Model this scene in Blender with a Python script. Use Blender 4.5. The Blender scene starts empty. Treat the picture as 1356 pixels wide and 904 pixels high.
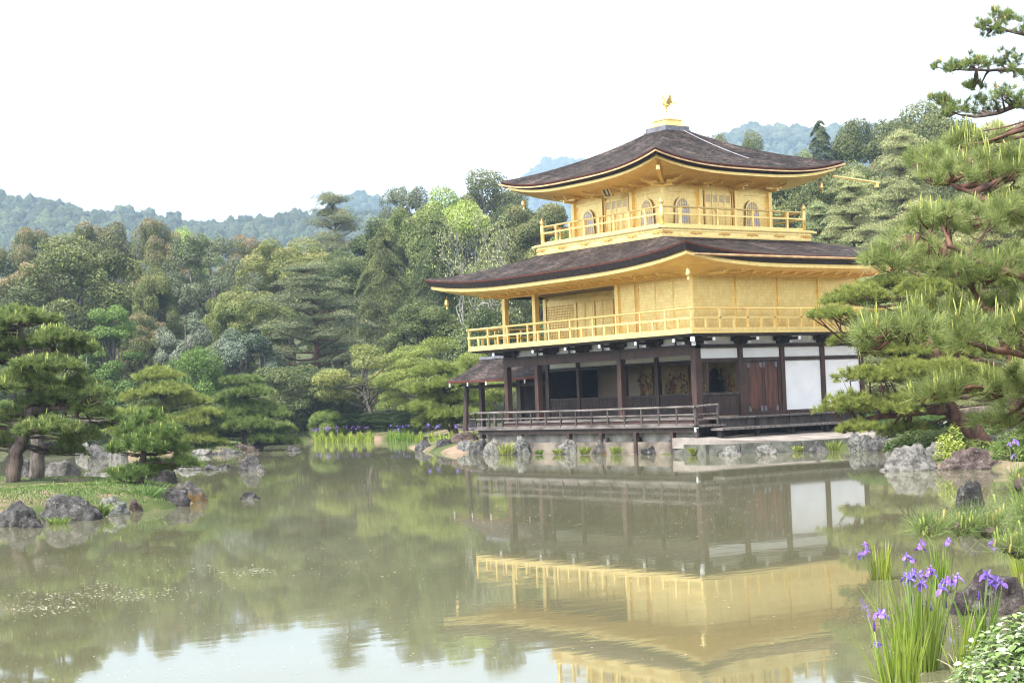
import bpy, math, random
import numpy as np
from mathutils import Vector, Matrix, noise
S = bpy.context.scene
COL = S.collection
PI = math.pi

# ------------------------------------------------------------------ camera, sky, sun, exposure
CAM = np.array([44.9643, -40.2237, 2.1272])
YAW, PIT, ROL, FPX = math.radians(54.4227), math.radians(2.0284), math.radians(2.2076), 2216.35
_F = np.array([-math.sin(YAW)*math.cos(PIT), math.cos(YAW)*math.cos(PIT), math.sin(PIT)])
_R = np.array([math.cos(YAW), math.sin(YAW), 0.0])
_U = np.cross(_R, _F)
CR = _R*math.cos(ROL) - _U*math.sin(ROL)
CU = _R*math.sin(ROL) + _U*math.cos(ROL)
FH = np.array([-math.sin(YAW), math.cos(YAW)])
RH = _R[:2]
cd = bpy.data.cameras.new('camera'); cam = bpy.data.objects.new('camera', cd); COL.objects.link(cam)
cd.sensor_width = 36; cd.lens = 36*FPX/1356; cd.clip_start = .1; cd.clip_end = 12000
M3 = Matrix((CR, CU, -_F)).transposed()
cam.matrix_world = Matrix.Translation(CAM) @ M3.to_4x4()
S.camera = cam

SUN_AZ, SUN_EL = 168.0, 55.0
w = bpy.data.worlds.new("World"); S.world = w; w.use_nodes = True
nt = w.node_tree; bg = nt.nodes['Background']
sky = nt.nodes.new('ShaderNodeTexSky'); sky.sky_type = 'NISHITA'; sky.sun_disc = False
sky.sun_elevation = math.radians(SUN_EL); sky.sun_rotation = math.radians(SUN_AZ)
sky.air_density = 1.0; sky.dust_density = 4.0; sky.ozone_density = 1.0; sky.altitude = 100
hs = nt.nodes.new('ShaderNodeHueSaturation'); hs.inputs['Saturation'].default_value = .22; hs.inputs['Value'].default_value = 1.5
nt.links.new(sky.outputs[0], hs.inputs['Color']); nt.links.new(hs.outputs[0], bg.inputs['Color'])
bg.inputs['Strength'].default_value = .15
sl = bpy.data.lights.new('sun', 'SUN'); sl.energy = 3.0; sl.angle = math.radians(8); sl.color = (1, .95, .87)
so = bpy.data.objects.new('sun', sl); COL.objects.link(so)
az, el = math.radians(SUN_AZ), math.radians(SUN_EL)
tosun = Vector((math.sin(az)*math.cos(el), math.cos(az)*math.cos(el), math.sin(el)))
so.rotation_euler = (-tosun).to_track_quat('-Z', 'Y').to_euler()
so.location = (0, 0, 80)
S.view_settings.view_transform = 'Standard'; S.view_settings.look = 'None'
S.view_settings.gamma = 1; S.view_settings.use_curve_mapping = False
S.view_settings.exposure = 1.47
S.cycles.max_bounces = 8; S.cycles.diffuse_bounces = 4; S.cycles.glossy_bounces = 5
S.cycles.transmission_bounces = 3; S.cycles.volume_bounces = 0; S.cycles.transparent_max_bounces = 4
S.cycles.caustics_reflective = False; S.cycles.caustics_refractive = False
S.cycles.use_denoising = True; S.cycles.denoising_prefilter = 'ACCURATE'; S.cycles.filter_width = 1.2

# ------------------------------------------------------------------ helpers
def ray(x, y): return _F + CR*((x-678)/FPX) + CU*((452-y)/FPX)
def gp(px, D):
    "ground position under photo column px at depth D metres"
    p = CAM[:2] + FH*D + RH*(D*(px-678)/FPX); return float(p[0]), float(p[1])
def hz(px): return 530.4 - .0385*(px-678)          # horizon row
def zat(px, y, D): return CAM[2] + (hz(px)-y)*D/FPX

def tag(o, label=None, cat=None, group=None, kind=None):
    if label: o['label'] = label
    if cat: o['category'] = cat
    if group: o['group'] = group
    if kind: o['kind'] = kind
    return o
def thing(name, label, cat, loc=(0, 0, 0), rz=0, group=None):
    o = bpy.data.objects.new(name, None); COL.objects.link(o); o.empty_display_size = .2
    o.location = loc; o.rotation_euler = (0, 0, rz); return tag(o, label, cat, group)
def link(name, me, mat, parent=None, loc=None):
    if mat is not None and not me.materials: me.materials.append(mat)
    o = bpy.data.objects.new(name, me); COL.objects.link(o)
    if parent is not None: o.parent = parent
    if loc is not None: o.location = loc
    return o
def mesh_np(name, V, Fq, smooth=False, attr=None):
    "V (n,3) array, Fq (m,k) array of equal-sided faces"
    V = np.asarray(V, np.float32); Fq = np.asarray(Fq, np.int32)
    me = bpy.data.meshes.new(name); m, k = Fq.shape
    me.vertices.add(len(V)); me.vertices.foreach_set('co', V.ravel())
    me.loops.add(m*k); me.loops.foreach_set('vertex_index', Fq.ravel())
    me.polygons.add(m); me.polygons.foreach_set('loop_start', np.arange(0, m*k, k, dtype=np.int32))
    if smooth: me.polygons.foreach_set('use_smooth', np.ones(m, bool))
    me.update(calc_edges=True)
    if attr is not None:
        a = me.attributes.new('lc', 'FLOAT_COLOR', 'POINT')
        c = np.zeros((len(V), 4), np.float32); c[:, :attr.shape[1]] = attr; c[:, 3] = 1
        a.data.foreach_set('color', c.ravel())
    return me

class MB:
    def __init__(s): s.v = []; s.f = []; s.pc = []
    def add(s, vs, fs):
        s.pc.append((len(s.v), len(s.f))); n = len(s.v); s.v += [tuple(v) for v in vs]; s.f += [tuple(i+n for i in f) for f in fs]; return s
    def box(s, x0, x1, y0, y1, z0, z1):
        x0, x1 = min(x0, x1), max(x0, x1); y0, y1 = min(y0, y1), max(y0, y1); z0, z1 = min(z0, z1), max(z0, z1)
        return s.add([(x0,y0,z0),(x1,y0,z0),(x1,y1,z0),(x0,y1,z0),(x0,y0,z1),(x1,y0,z1),(x1,y1,z1),(x0,y1,z1)],
                     [(3,2,1,0),(4,5,6,7),(0,1,5,4),(1,2,6,5),(2,3,7,6),(3,0,4,7)])
    def beam(s, p, q, w, h=None):
        p, q = Vector(p), Vector(q); h = h or w; d = (q-p).normalized()
        a = d.cross(Vector((0, 0, 1)))
        a = a.normalized() if a.length > 1e-4 else Vector((1, 0, 0)); b = a.cross(d)
        vs = [c + a*(i*w/2) + b*(j*h/2) for c in (p, q) for i, j in ((-1,-1),(1,-1),(1,1),(-1,1))]
        return s.add(vs, [(0,1,2,3),(7,6,5,4),(0,4,5,1),(1,5,6,2),(2,6,7,3),(3,7,4,0)])
    def tube(s, pts, rad, n=8, jit=0, rng=None):
        pts = [Vector(p) for p in pts]
        if not hasattr(rad, '__len__'): rad = [rad]*len(pts)
        vs = []; fs = []; a = None
        for i, p in enumerate(pts):
            t = (pts[min(i+1, len(pts)-1)] - pts[max(i-1, 0)]).normalized()
            if a is None: a = t.orthogonal().normalized()
            a = (a - t*a.dot(t)); a = a.normalized() if a.length > 1e-6 else t.orthogonal().normalized()
            b = t.cross(a)
            for k in range(n):
                r = rad[i]*(1+(rng.uniform(-jit, jit) if rng else 0))
                vs.append(p + (a*math.cos(2*PI*k/n) + b*math.sin(2*PI*k/n))*r)
        for i in range(len(pts)-1):
            for k in range(n):
                fs.append((i*n+k, i*n+(k+1) % n, (i+1)*n+(k+1) % n, (i+1)*n+k))
        fs.append(tuple(range(n-1, -1, -1))); fs.append(tuple((len(pts)-1)*n+k for k in range(n)))
        return s.add(vs, fs)
    def lathe(s, c, prof, n=10):
        "prof: list of (r,z)"
        vs = []; fs = []
        for r, z in prof:
            for k in range(n): vs.append((c[0]+r*math.cos(2*PI*k/n), c[1]+r*math.sin(2*PI*k/n), c[2]+z))
        for i in range(len(prof)-1):
            for k in range(n): fs.append((i*n+k, i*n+(k+1) % n, (i+1)*n+(k+1) % n, (i+1)*n+k))
        fs.append(tuple(range(n-1, -1, -1))); fs.append(tuple((len(prof)-1)*n+k for k in range(n)))
        return s.add(vs, fs)
    def grid(s, fn, nu, nv):
        vs = [fn(i/nu, j/nv) for j in range(nv+1) for i in range(nu+1)]
        fs = [(j*(nu+1)+i, j*(nu+1)+i+1, (j+1)*(nu+1)+i+1, (j+1)*(nu+1)+i) for j in range(nv) for i in range(nu)]
        return s.add(vs, fs)
    def prism(s, poly, z0, z1):
        n = len(poly)
        vs = [(x, y, z0) for x, y in poly] + [(x, y, z1) for x, y in poly]
        fs = [tuple(range(n-1, -1, -1)), tuple(range(n, 2*n))] + [(i, (i+1) % n, n+(i+1) % n, n+i) for i in range(n)]
        return s.add(vs, fs)
    def mesh(s, name, smooth=False, off=(0, 0, 0)):
        me = bpy.data.meshes.new(name)
        me.from_pydata([(v[0]-off[0], v[1]-off[1], v[2]-off[2]) for v in s.v], [], s.f)
        if smooth: me.polygons.foreach_set('use_smooth', np.ones(len(me.polygons), bool))
        me.update(); return me
    def build(s, name, mat, parent=None, smooth=False, off=(0, 0, 0)):
        return link(name, s.mesh(name, smooth, off), mat, parent)

# ------------------------------------------------------------------ materials
def newmat(name):
    m = bpy.data.materials.new(name); m.use_nodes = True
    return m, m.node_tree.nodes, m.node_tree.links, m.node_tree.nodes['Principled BSDF']
def ramp(N, stops):
    r = N.new('ShaderNodeValToRGB'); e = r.color_ramp.elements
    while len(e) < len(stops): e.new(.5)
    for i, (p, c) in enumerate(stops): e[i].position = p; e[i].color = (*c, 1)
    return r
def noisy(name, c1, c2, scale=3, rough=.7, bump=.0, bscale=None, metal=0, stretch=(1, 1, 1), c3=None, detail=6, spec=.4, mid=(.35, .65), bdist=.03):
    m, N, L, b = newmat(name)
    tc = N.new('ShaderNodeTexCoord'); mp = N.new('ShaderNodeMapping'); mp.inputs['Scale'].default_value = stretch
    L.new(tc.outputs['Object'], mp.inputs['Vector'])
    n = N.new('ShaderNodeTexNoise'); n.inputs['Scale'].default_value = scale; n.inputs['Detail'].default_value = detail
    L.new(mp.outputs[0], n.inputs['Vector'])
    st = [(mid[0], c1), (mid[1], c2)]
    if c3: st = [(mid[0]-.05, c1), (.5, c2), (mid[1]+.05, c3)]
    r = ramp(N, st); L.new(n.outputs['Fac'], r.inputs[0]); L.new(r.outputs[0], b.inputs['Base Color'])
    b.inputs['Roughness'].default_value = rough; b.inputs['Metallic'].default_value = metal
    b.inputs['Specular IOR Level'].default_value = spec
    if bump:
        n2 = N.new('ShaderNodeTexNoise'); n2.inputs['Scale'].default_value = bscale or scale*4; n2.inputs['Detail'].default_value = 6
        L.new(mp.outputs[0], n2.inputs['Vector'])
        bp = N.new('ShaderNodeBump'); bp.inputs['Strength'].default_value = bump; bp.inputs['Distance'].default_value = bdist
        L.new(n2.outputs['Fac'], bp.inputs['Height']); L.new(bp.outputs[0], b.inputs['Normal'])
    return m
def leafmat(name, dark, mid, light, tip=None, trans=.3, hue=.03, rough=.55):
    "three leaf greens picked per leaf (lc.r); lc.g blends to the colour of young growth"
    m, N, L, b = newmat(name)
    at = N.new('ShaderNodeAttribute'); at.attribute_name = 'lc'
    sp = N.new('ShaderNodeSeparateColor'); L.new(at.outputs['Color'], sp.inputs[0])
    r = ramp(N, [(.1, dark), (.5, mid), (.9, light)]); L.new(sp.outputs[0], r.inputs[0])
    out = r.outputs[0]
    if tip:
        mx = N.new('ShaderNodeMix'); mx.data_type = 'RGBA'; L.new(sp.outputs[1], mx.inputs[0]); L.new(out, mx.inputs[6])
        mx.inputs[7].default_value = (*tip, 1); out = mx.outputs[2]
    oi = N.new('ShaderNodeObjectInfo'); hsv = N.new('ShaderNodeHueSaturation')
    mr = N.new('ShaderNodeMapRange'); mr.inputs[3].default_value = .5-hue; mr.inputs[4].default_value = .5+hue*.6
    L.new(oi.outputs['Random'], mr.inputs[0]); L.new(mr.outputs[0], hsv.inputs['Hue'])
    mv = N.new('ShaderNodeMapRange'); mv.inputs[3].default_value = 1.15; mv.inputs[4].default_value = .85
    L.new(oi.outputs['Random'], mv.inputs[0]); L.new(mv.outputs[0], hsv.inputs['Value'])
    L.new(out, hsv.inputs['Color'])
    L.new(hsv.outputs[0], b.inputs['Base Color']); b.inputs['Roughness'].default_value = rough
    b.inputs['Specular IOR Level'].default_value = .3
    t = N.new('ShaderNodeBsdfTranslucent'); L.new(hsv.outputs[0], t.inputs['Color'])
    ms = N.new('ShaderNodeMixShader'); ms.inputs[0].default_value = trans
    L.new(b.outputs[0], ms.inputs[1]); L.new(t.outputs[0], ms.inputs[2])
    L.new(ms.outputs[0], N['Material Output'].inputs['Surface'])
    return m

GOLD = noisy('gold_leaf', (.92, .67, .255), (.98, .755, .315), 2.6, rough=.36, metal=.65, bump=.06, bscale=9, spec=.5)
def gold_squares(m):
    N, L = m.node_tree.nodes, m.node_tree.links; b = N['Principled BSDF']
    tc = N.new('ShaderNodeTexCoord'); sx = N.new('ShaderNodeSeparateXYZ'); L.new(tc.outputs['Object'], sx.inputs[0])
    ad = N.new('ShaderNodeMath'); L.new(sx.outputs[0], ad.inputs[0]); L.new(sx.outputs[1], ad.inputs[1])
    cb = N.new('ShaderNodeCombineXYZ'); L.new(ad.outputs[0], cb.inputs[0]); L.new(sx.outputs[2], cb.inputs[1])
    br = N.new('ShaderNodeTexBrick'); br.offset = 0; br.inputs['Scale'].default_value = 1; br.inputs['Brick Width'].default_value = .12; br.inputs['Row Height'].default_value = .12
    br.inputs['Mortar Size'].default_value = .006; br.inputs['Color1'].default_value = (.93, .92, .90, 1); br.inputs['Color2'].default_value = (1.05, 1.05, 1.05, 1); br.inputs['Mortar'].default_value = (.88, .85, .80, 1)
    L.new(cb.outputs[0], br.inputs['Vector'])
    src = b.inputs['Base Color'].links[0].from_socket
    mx = N.new('ShaderNodeMix'); mx.data_type = 'RGBA'; mx.blend_type = 'MULTIPLY'; mx.inputs[0].default_value = 1
    L.new(src, mx.inputs[6]); L.new(br.outputs['Color'], mx.inputs[7]); L.new(mx.outputs[2], b.inputs['Base Color'])
gold_squares(GOLD)
GOLD_S = noisy('soffit_glow_gold', (.90, .58, .18), (1, .72, .28), 2.2, rough=.45, metal=.35)  # warmer copy of the gold: glow of bounced light put into the colour
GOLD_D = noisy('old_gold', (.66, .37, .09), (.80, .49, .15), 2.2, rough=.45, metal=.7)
WOOD_D = noisy('dark_timber', (.022, .014, .012), (.05, .03, .025), 4, rough=.65, stretch=(1, 1, .25), bump=.1)
WOOD_R = noisy('red_brown_timber', (.030, .015, .012), (.062, .030, .023), 5, rough=.6, stretch=(1, 1, .3), bump=.1)
WOOD_DOOR = noisy('door_timber', (.045, .018, .013), (.115, .043, .029), 3.5, rough=.5, stretch=(3, 3, .4), bump=.1)
WOOD_G = noisy('weathered_timber', (.055, .047, .043), (.165, .145, .135), 3, rough=.8, stretch=(.4, 3, 2), bump=.15)
WOOD_GD = noisy('weathered_dark_timber', (.026, .020, .019), (.070, .057, .052), 3, rough=.8, stretch=(2, 2, .5), bump=.15)
PLASTER = noisy('white_plaster', (.74, .75, .78), (.82, .82, .84), 2, rough=.8)
WHITE = noisy('white_paint', (.66, .67, .69), (.73, .74, .76), 1.5, rough=.6)
PAPER = noisy('window_paper', (.46, .42, .48), (.60, .55, .60), 6, rough=.8)
TAN = noisy('tan_wall', (.30, .235, .165), (.36, .285, .20), 1.2, rough=.8)
PAINTING = noisy('painted_screen', (.24, .155, .06), (.40, .275, .115), 2.2, rough=.6)
INK = noisy('painted_flowers', (.10, .075, .04), (.26, .09, .05), 5, rough=.7)
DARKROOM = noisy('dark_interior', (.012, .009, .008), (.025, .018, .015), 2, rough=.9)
COPPER = noisy('gutter_copper', (.36, .22, .11), (.55, .37, .19), 3, rough=.45, metal=.5)
SLATE = noisy('grey_copper', (.09, .09, .11), (.16, .16, .19), 5, rough=.55)
RED_EDGE = noisy('reddish_bark_edge', (.10, .030, .022), (.17, .055, .038), 8, rough=.8)
BLACK_EDGE = noisy('black_bark_edge', (.016, .011, .011), (.04, .026, .024), 8, rough=.85)
STONE_W = noisy('lime_mortar', (.20, .185, .16), (.42, .40, .37), 2.5, rough=.9, bump=.3, bscale=12)
STONE_T = noisy('tan_cut_stone', (.060, .050, .041), (.20, .168, .135), 1.6, rough=.9, bump=.3, bscale=14)
STEEL = noisy('wire', (.30, .30, .34), (.42, .42, .46), 8, rough=.5)
BARKP = noisy('pine_bark', (.025, .018, .015), (.115, .085, .068), 7, rough=.9, bump=.9, bscale=16, stretch=(1, 1, .35), bdist=.05)
BARKG = noisy('grey_bark', (.045, .038, .033), (.15, .13, .112), 7, rough=.9, bump=.9, bscale=16, stretch=(1, 1, .35), bdist=.05)
BARKR = noisy('red_pine_bark', (.035, .018, .013), (.13, .062, .040), 6, rough=.9, bump=.6, bscale=14, stretch=(1, 1, .4))
DEADWOOD = noisy('bleached_wood', (.12, .115, .11), (.21, .205, .20), 6, rough=.9)

def roofmat():
    m, N, L, b = newmat('cypress_bark_roof')
    tc = N.new('ShaderNodeTexCoord')
    n1 = N.new('ShaderNodeTexNoise'); n1.inputs['Scale'].default_value = 1.1; n1.inputs['Detail'].default_value = 5
    mp = N.new('ShaderNodeMapping'); mp.inputs['Scale'].default_value = (1.9, 1.9, 9)
    n2 = N.new('ShaderNodeTexNoise'); n2.inputs['Scale'].default_value = 2.0; n2.inputs['Detail'].default_value = 9; n2.inputs['Roughness'].default_value = .72
    L.new(tc.outputs['Object'], n1.inputs['Vector']); L.new(tc.outputs['Object'], mp.inputs[0]); L.new(mp.outputs[0], n2.inputs['Vector'])
    r1 = ramp(N, [(.35, (.020, .0155, .0135)), (.55, (.040, .0315, .028)), (.72, (.070, .053, .046))]); L.new(n1.outputs[0], r1.inputs[0])
    r2 = ramp(N, [(.36, (.18, .17, .17)), (.47, (.62, .60, .60)), (.57, (1.45, 1.38, 1.38)), (.67, (2.9, 2.75, 2.85))]); L.new(n2.outputs[0], r2.inputs[0])
    mx = N.new('ShaderNodeMix'); mx.data_type = 'RGBA'; mx.blend_type = 'MULTIPLY'; mx.inputs[0].default_value = 1
    L.new(r1.outputs[0], mx.inputs[6]); L.new(r2.outputs[0], mx.inputs[7]); L.new(mx.outputs[2], b.inputs['Base Color'])
    b.inputs['Roughness'].default_value = .8; b.inputs['Specular IOR Level'].default_value = .12
    bp = N.new('ShaderNodeBump'); bp.inputs['Strength'].default_value = .9; bp.inputs['Distance'].default_value = .10
    L.new(n2.outputs[0], bp.inputs['Height']); L.new(bp.outputs[0], b.inputs['Normal'])
    return m
ROOF = roofmat()

def rockmat(name, a, bcol, c, lichen=(.20, .20, .175), lic=.66, moss=None):
    m, N, L, b = newmat(name)
    tc = N.new('ShaderNodeTexCoord')
    n1 = N.new('ShaderNodeTexNoise'); n1.inputs['Scale'].default_value = 3.0; n1.inputs['Detail'].default_value = 10; n1.inputs['Roughness'].default_value = .75
    L.new(tc.outputs['Object'], n1.inputs['Vector'])
    r1 = ramp(N, [(.36, tuple(q*.55 for q in a)), (.5, bcol), (.62, tuple(q*1.35 for q in c))]); L.new(n1.outputs[0], r1.inputs[0])
    n2 = N.new('ShaderNodeTexNoise'); n2.inputs['Scale'].default_value = 9; n2.inputs['Detail'].default_value = 10; n2.inputs['Roughness'].default_value = .78
    L.new(tc.outputs['Object'], n2.inputs['Vector'])
    r2 = ramp(N, [(lic-.13, (0, 0, 0)), (lic-.04, (.85, .85, .85))]); L.new(n2.outputs[0], r2.inputs[0])
    mx = N.new('ShaderNodeMix'); mx.data_type = 'RGBA'; L.new(r2.outputs[0], mx.inputs[0]); L.new(r1.outputs[0], mx.inputs[6])
    mx.inputs[7].default_value = (*lichen, 1); out = mx.outputs[2]
    if moss:
        n3 = N.new('ShaderNodeTexNoise'); n3.inputs['Scale'].default_value = 1.6; n3.inputs['Detail'].default_value = 6
        L.new(tc.outputs['Object'], n3.inputs['Vector'])
        r3 = ramp(N, [(.55, (0, 0, 0)), (.62, (1, 1, 1))]); L.new(n3.outputs[0], r3.inputs[0])
        m2 = N.new('ShaderNodeMix'); m2.data_type = 'RGBA'; L.new(r3.outputs[0], m2.inputs[0]); L.new(out, m2.inputs[6])
        m2.inputs[7].default_value = (*moss, 1); out = m2.outputs[2]
    L.new(out, b.inputs['Base Color']); b.inputs['Roughness'].default_value = .85; b.inputs['Specular IOR Level'].default_value = .3
    n4 = N.new('ShaderNodeTexNoise'); n4.inputs['Scale'].default_value = 9; n4.inputs['Detail'].default_value = 10; n4.inputs['Roughness'].default_value = .7
    L.new(tc.outputs['Object'], n4.inputs['Vector'])
    bp = N.new('ShaderNodeBump'); bp.inputs['Strength'].default_value = 1; bp.inputs['Distance'].default_value = .12
    L.new(n4.outputs[0], bp.inputs['Height']); L.new(bp.outputs[0], b.inputs['Normal'])
    return m
RK = dict(
    grey=rockmat('grey_stone', (0.020, 0.019, 0.019), (0.051, 0.048, 0.048), (0.092, 0.086, 0.082)),
    pale=rockmat('pale_stone', (0.045, 0.040, 0.038), (0.102, 0.094, 0.089), (0.164, 0.152, 0.143), lic=.6),
    dark=rockmat('dark_stone', (0.011, 0.011, 0.011), (0.030, 0.027, 0.027), (0.068, 0.060, 0.060), lic=.68),
    brown=rockmat('brown_stone', (0.024, 0.015, 0.011), (0.058, 0.038, 0.030), (0.099, 0.071, 0.057), lic=.66),
    red=rockmat('reddish_stone', (0.027, 0.017, 0.014), (0.065, 0.043, 0.038), (0.102, 0.076, 0.068), lic=.66),
    blue=rockmat('bluish_stone', (0.024, 0.026, 0.027), (0.058, 0.061, 0.062), (0.109, 0.109, 0.108), lic=.6),
    lichen=rockmat('yellow_lichen_stone', (0.034, 0.030, 0.029), (0.079, 0.070, 0.063), (0.130, 0.116, 0.105), moss=(0.123, 0.073, 0.019)),
    mossy=rockmat('mossy_stone', (0.017, 0.016, 0.014), (0.045, 0.040, 0.037), (0.082, 0.075, 0.068), moss=(0.024, 0.030, 0.006)),
    purple=rockmat('purplish_stone', (0.023, 0.015, 0.019), (0.059, 0.044, 0.046), (0.123, 0.097, 0.093), lic=.66))

# ------------------------------------------------------------------ terrain, water, paths, haze
POND = [gp(*q) for q in [(1420, 9.5), (1345, 12.5), (1338, 15.5), (1352, 20), (1362, 27), (1350, 36), (1340, 41), (1240, 42), (1196, 43.5),
        (1196, 47), (1215, 53), (1190, 55), (1150, 57.5), (1112, 58.5)]] + [(3.3, 1.8), (1.7, -.9), (-12.4, -.5), (-13.6, -.9)] + \
       [gp(*q) for q in [(592, 70.5), (555, 76), (536, 84), (552, 96), (540, 103), (470, 105), (400, 110), (330, 114), (200, 118), (0, 124), (-150, 126),
        (-350, 110), (-500, 60), (-700, 25), (-900, 8), (300, 4.5), (900, 4.5), (1250, 6.5)]]
ISL1 = [gp(*q) for q in [(-60, 33.2), (0, 33.8), (60, 34.9), (130, 36.3), (215, 37.8), (258, 41), (250, 45), (200, 46.5), (130, 49), (60, 51), (-60, 53), (-220, 51), (-260, 38)]]
ISL2 = [gp(*q) for q in [(98, 99), (112, 92), (147, 86), (230, 85), (300, 85), (338, 88), (342, 93), (300, 97), (200, 100), (130, 102)]]
TERR = [(-13, -.9), (1.75, -1.15), (3.35, 1.7), (3.65, 5.0), (4.1, 9.6), (-13, 9.6)]
def sdist(P, poly):
    "signed distance of points (n,2) to polygon, positive inside"
    P = np.asarray(P); d = np.full(len(P), 1e9); ins = np.zeros(len(P), bool); n = len(poly)
    for i in range(n):
        a = np.array(poly[i]); b = np.array(poly[(i+1) % n]); ab = b-a
        t = np.clip(((P-a) @ ab)/max(ab @ ab, 1e-9), 0, 1)
        d = np.minimum(d, np.hypot(*(P-(a+t[:, None]*ab)).T))
        c = ((a[1] > P[:, 1]) != (b[1] > P[:, 1])) & (P[:, 0] < (b[0]-a[0])*(P[:, 1]-a[1])/((b[1]-a[1]) or 1e-9)+a[0])
        ins ^= c
    return np.where(ins, d, -d)
RIDGE1 = (950, 240, [-700, -300, 0, 70, 130, 200, 290, 330, 390, 480, 560, 700, 1000, 1400, 2000], [270, 262, 250, 249, 270, 273, 297, 292, 281, 274, 290, 330, 330, 330, 330])
RIDGE2 = (1600, 250, [-600, 420, 455, 480, 520, 700, 900, 950, 985, 1020, 1060, 1100, 1140, 1200, 1320, 1600, 2200], [420, 300, 268, 262, 285, 400, 260, 196, 166, 155, 152, 158, 160, 172, 190, 230, 300])
RIDGE3 = (2600, 350, [-600, 640, 690, 718, 745, 775, 800, 840, 900, 1300, 2200], [420, 330, 238, 212, 200, 201, 214, 240, 300, 330, 400])
def vnoise(x, y, s, seed=0):
    return np.sin(x/s*1.3+seed)*np.cos(y/s*1.7-seed*2)+.5*np.sin(x/s*3.1+y/s*2.3+seed)+.3*np.cos(x/s*5.3-y/s*4.1+seed*3)
def ground(P):
    P = np.atleast_2d(np.asarray(P, float)); r = P-CAM[:2]
    D = r @ FH; lat = r @ RH; Ds = np.maximum(D, 1)
    px = np.clip(678+FPX*lat/Ds, -700, 2200)
    sd = np.maximum(np.maximum(-sdist(P, POND), sdist(P, ISL1)), sdist(P, ISL2))
    land = .10+.42*(1-np.exp(-np.maximum(sd, 0)/1.0))+.03*vnoise(P[:, 0], P[:, 1], 2.2)*np.clip(sd/2, 0, 1)
    z = np.where(sd > 0, land, np.maximum(-1.0, .10+sd*.9))
    ter = sdist(P, TERR); z = np.where(ter > -.3, np.minimum(z, .10), z)
    s = np.clip((D-116)/130, 0, 1); s = s*s*(3-2*s)
    z += np.where(sd > 0, s*7, 0)
    def hill(c, h, sg):
        x, y = c; return h*np.exp(-((P[:, 0]-x)**2+(P[:, 1]-y)**2)/(2*sg*sg))
    far = np.where((sd > 0) & (D > 80), np.clip((D-80)/40, 0, 1), 0)
    z += far*(hill(gp(1230, 210), 13, 40)+hill(gp(660, 260), 6, 45))
    for Dr, sg, xs, ys in (RIDGE1, RIDGE2, RIDGE3):
        yt = sum(np.interp(px+q, xs, ys) for q in (-24, -12, 0, 12, 24))/5; top = CAM[2]+(530.4-.0385*(np.clip(px, -700, 2200)-678)-yt)*Dr/FPX
        top = np.maximum(top-(12 if Dr < 1000 else 10 if Dr < 2000 else 22), 0)
        z = np.where(D > 200, np.maximum(z, top*np.exp(-((D-Dr)/sg)**2)*(1+.03*vnoise(P[:, 0], P[:, 1], 90, 1))), z)
    return z
def gz(x, y): return float(ground([(x, y)])[0])

def build_terrain():
    fa = math.atan2(FH[1], FH[0])
    a1 = np.radians(np.arange(-24, 24.01, .3)); a2 = np.radians(np.arange(27, 334, 4.0))
    A = np.concatenate([a1, a2])+fa
    Rr = [2.0]
    while Rr[-1] < 2800: Rr.append(Rr[-1]+max(.55, Rr[-1]*.012 if Rr[-1] < 200 else Rr[-1]*.03))
    Rr = np.array(Rr)
    X = CAM[0]+np.outer(Rr, np.cos(A)); Y = CAM[1]+np.outer(Rr, np.sin(A))
    P = np.stack([X.ravel(), Y.ravel()], 1); Z = ground(P)
    nr, na = X.shape
    V = np.column_stack([P, Z]); c = len(V)
    V = np.vstack([V, [[CAM[0], CAM[1], gz(CAM[0], CAM[1])]]])
    i, j = np.meshgrid(np.arange(nr-1), np.arange(na), indexing='ij'); j2 = (j+1) % na
    Q = np.stack([i*na+j, (i+1)*na+j, (i+1)*na+j2, i*na+j2], -1).reshape(-1, 4)
    Dv = (V[:, :2]-CAM[:2]) @ FH; ff = np.clip((Dv-105)/8, 0, 1)
    me = mesh_np('ground', V, Q, True, np.stack([ff, ff*0], 1))
    return me
m, N, L, b = newmat('mossy_ground')
tc = N.new('ShaderNodeTexCoord')
n1 = N.new('ShaderNodeTexNoise'); n1.inputs['Scale'].default_value = .55; n1.inputs['Detail'].default_value = 8; n1.inputs['Roughness'].default_value = .6
L.new(tc.outputs['Object'], n1.inputs['Vector'])
r1 = ramp(N, [(.40, (.19, .14, .10)), (.48, (.12, .095, .055)), (.53, (.055, .072, .020)), (.7, (.030, .047, .013))]); L.new(n1.outputs[0], r1.inputs[0])
n2 = N.new('ShaderNodeTexNoise'); n2.inputs['Scale'].default_value = 14; n2.inputs['Detail'].default_value = 8
L.new(tc.outputs['Object'], n2.inputs['Vector'])
bp = N.new('ShaderNodeBump'); bp.inputs['Strength'].default_value = .6; bp.inputs['Distance'].default_value = .05
L.new(n2.outputs[0], bp.inputs['Height']); L.new(bp.outputs[0], b.inputs['Normal'])
at = N.new('ShaderNodeAttribute'); at.attribute_name = 'lc'; sp = N.new('ShaderNodeSeparateColor'); L.new(at.outputs['Color'], sp.inputs[0])
rf_ = ramp(N, [(.35, (.030, .032, .014)), (.6, (.055, .065, .022))]); L.new(n1.outputs[0], rf_.inputs[0])
mg = N.new('ShaderNodeMix'); mg.data_type = 'RGBA'; L.new(sp.outputs[0], mg.inputs[0]); L.new(r1.outputs[0], mg.inputs[6]); L.new(rf_.outputs[0], mg.inputs[7])
L.new(mg.outputs[2], b.inputs['Base Color']); b.inputs['Roughness'].default_value = .95; b.inputs['Specular IOR Level'].default_value = .2
GROUND = m
tag(link('ground', build_terrain(), GROUND), kind='structure')

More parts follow.
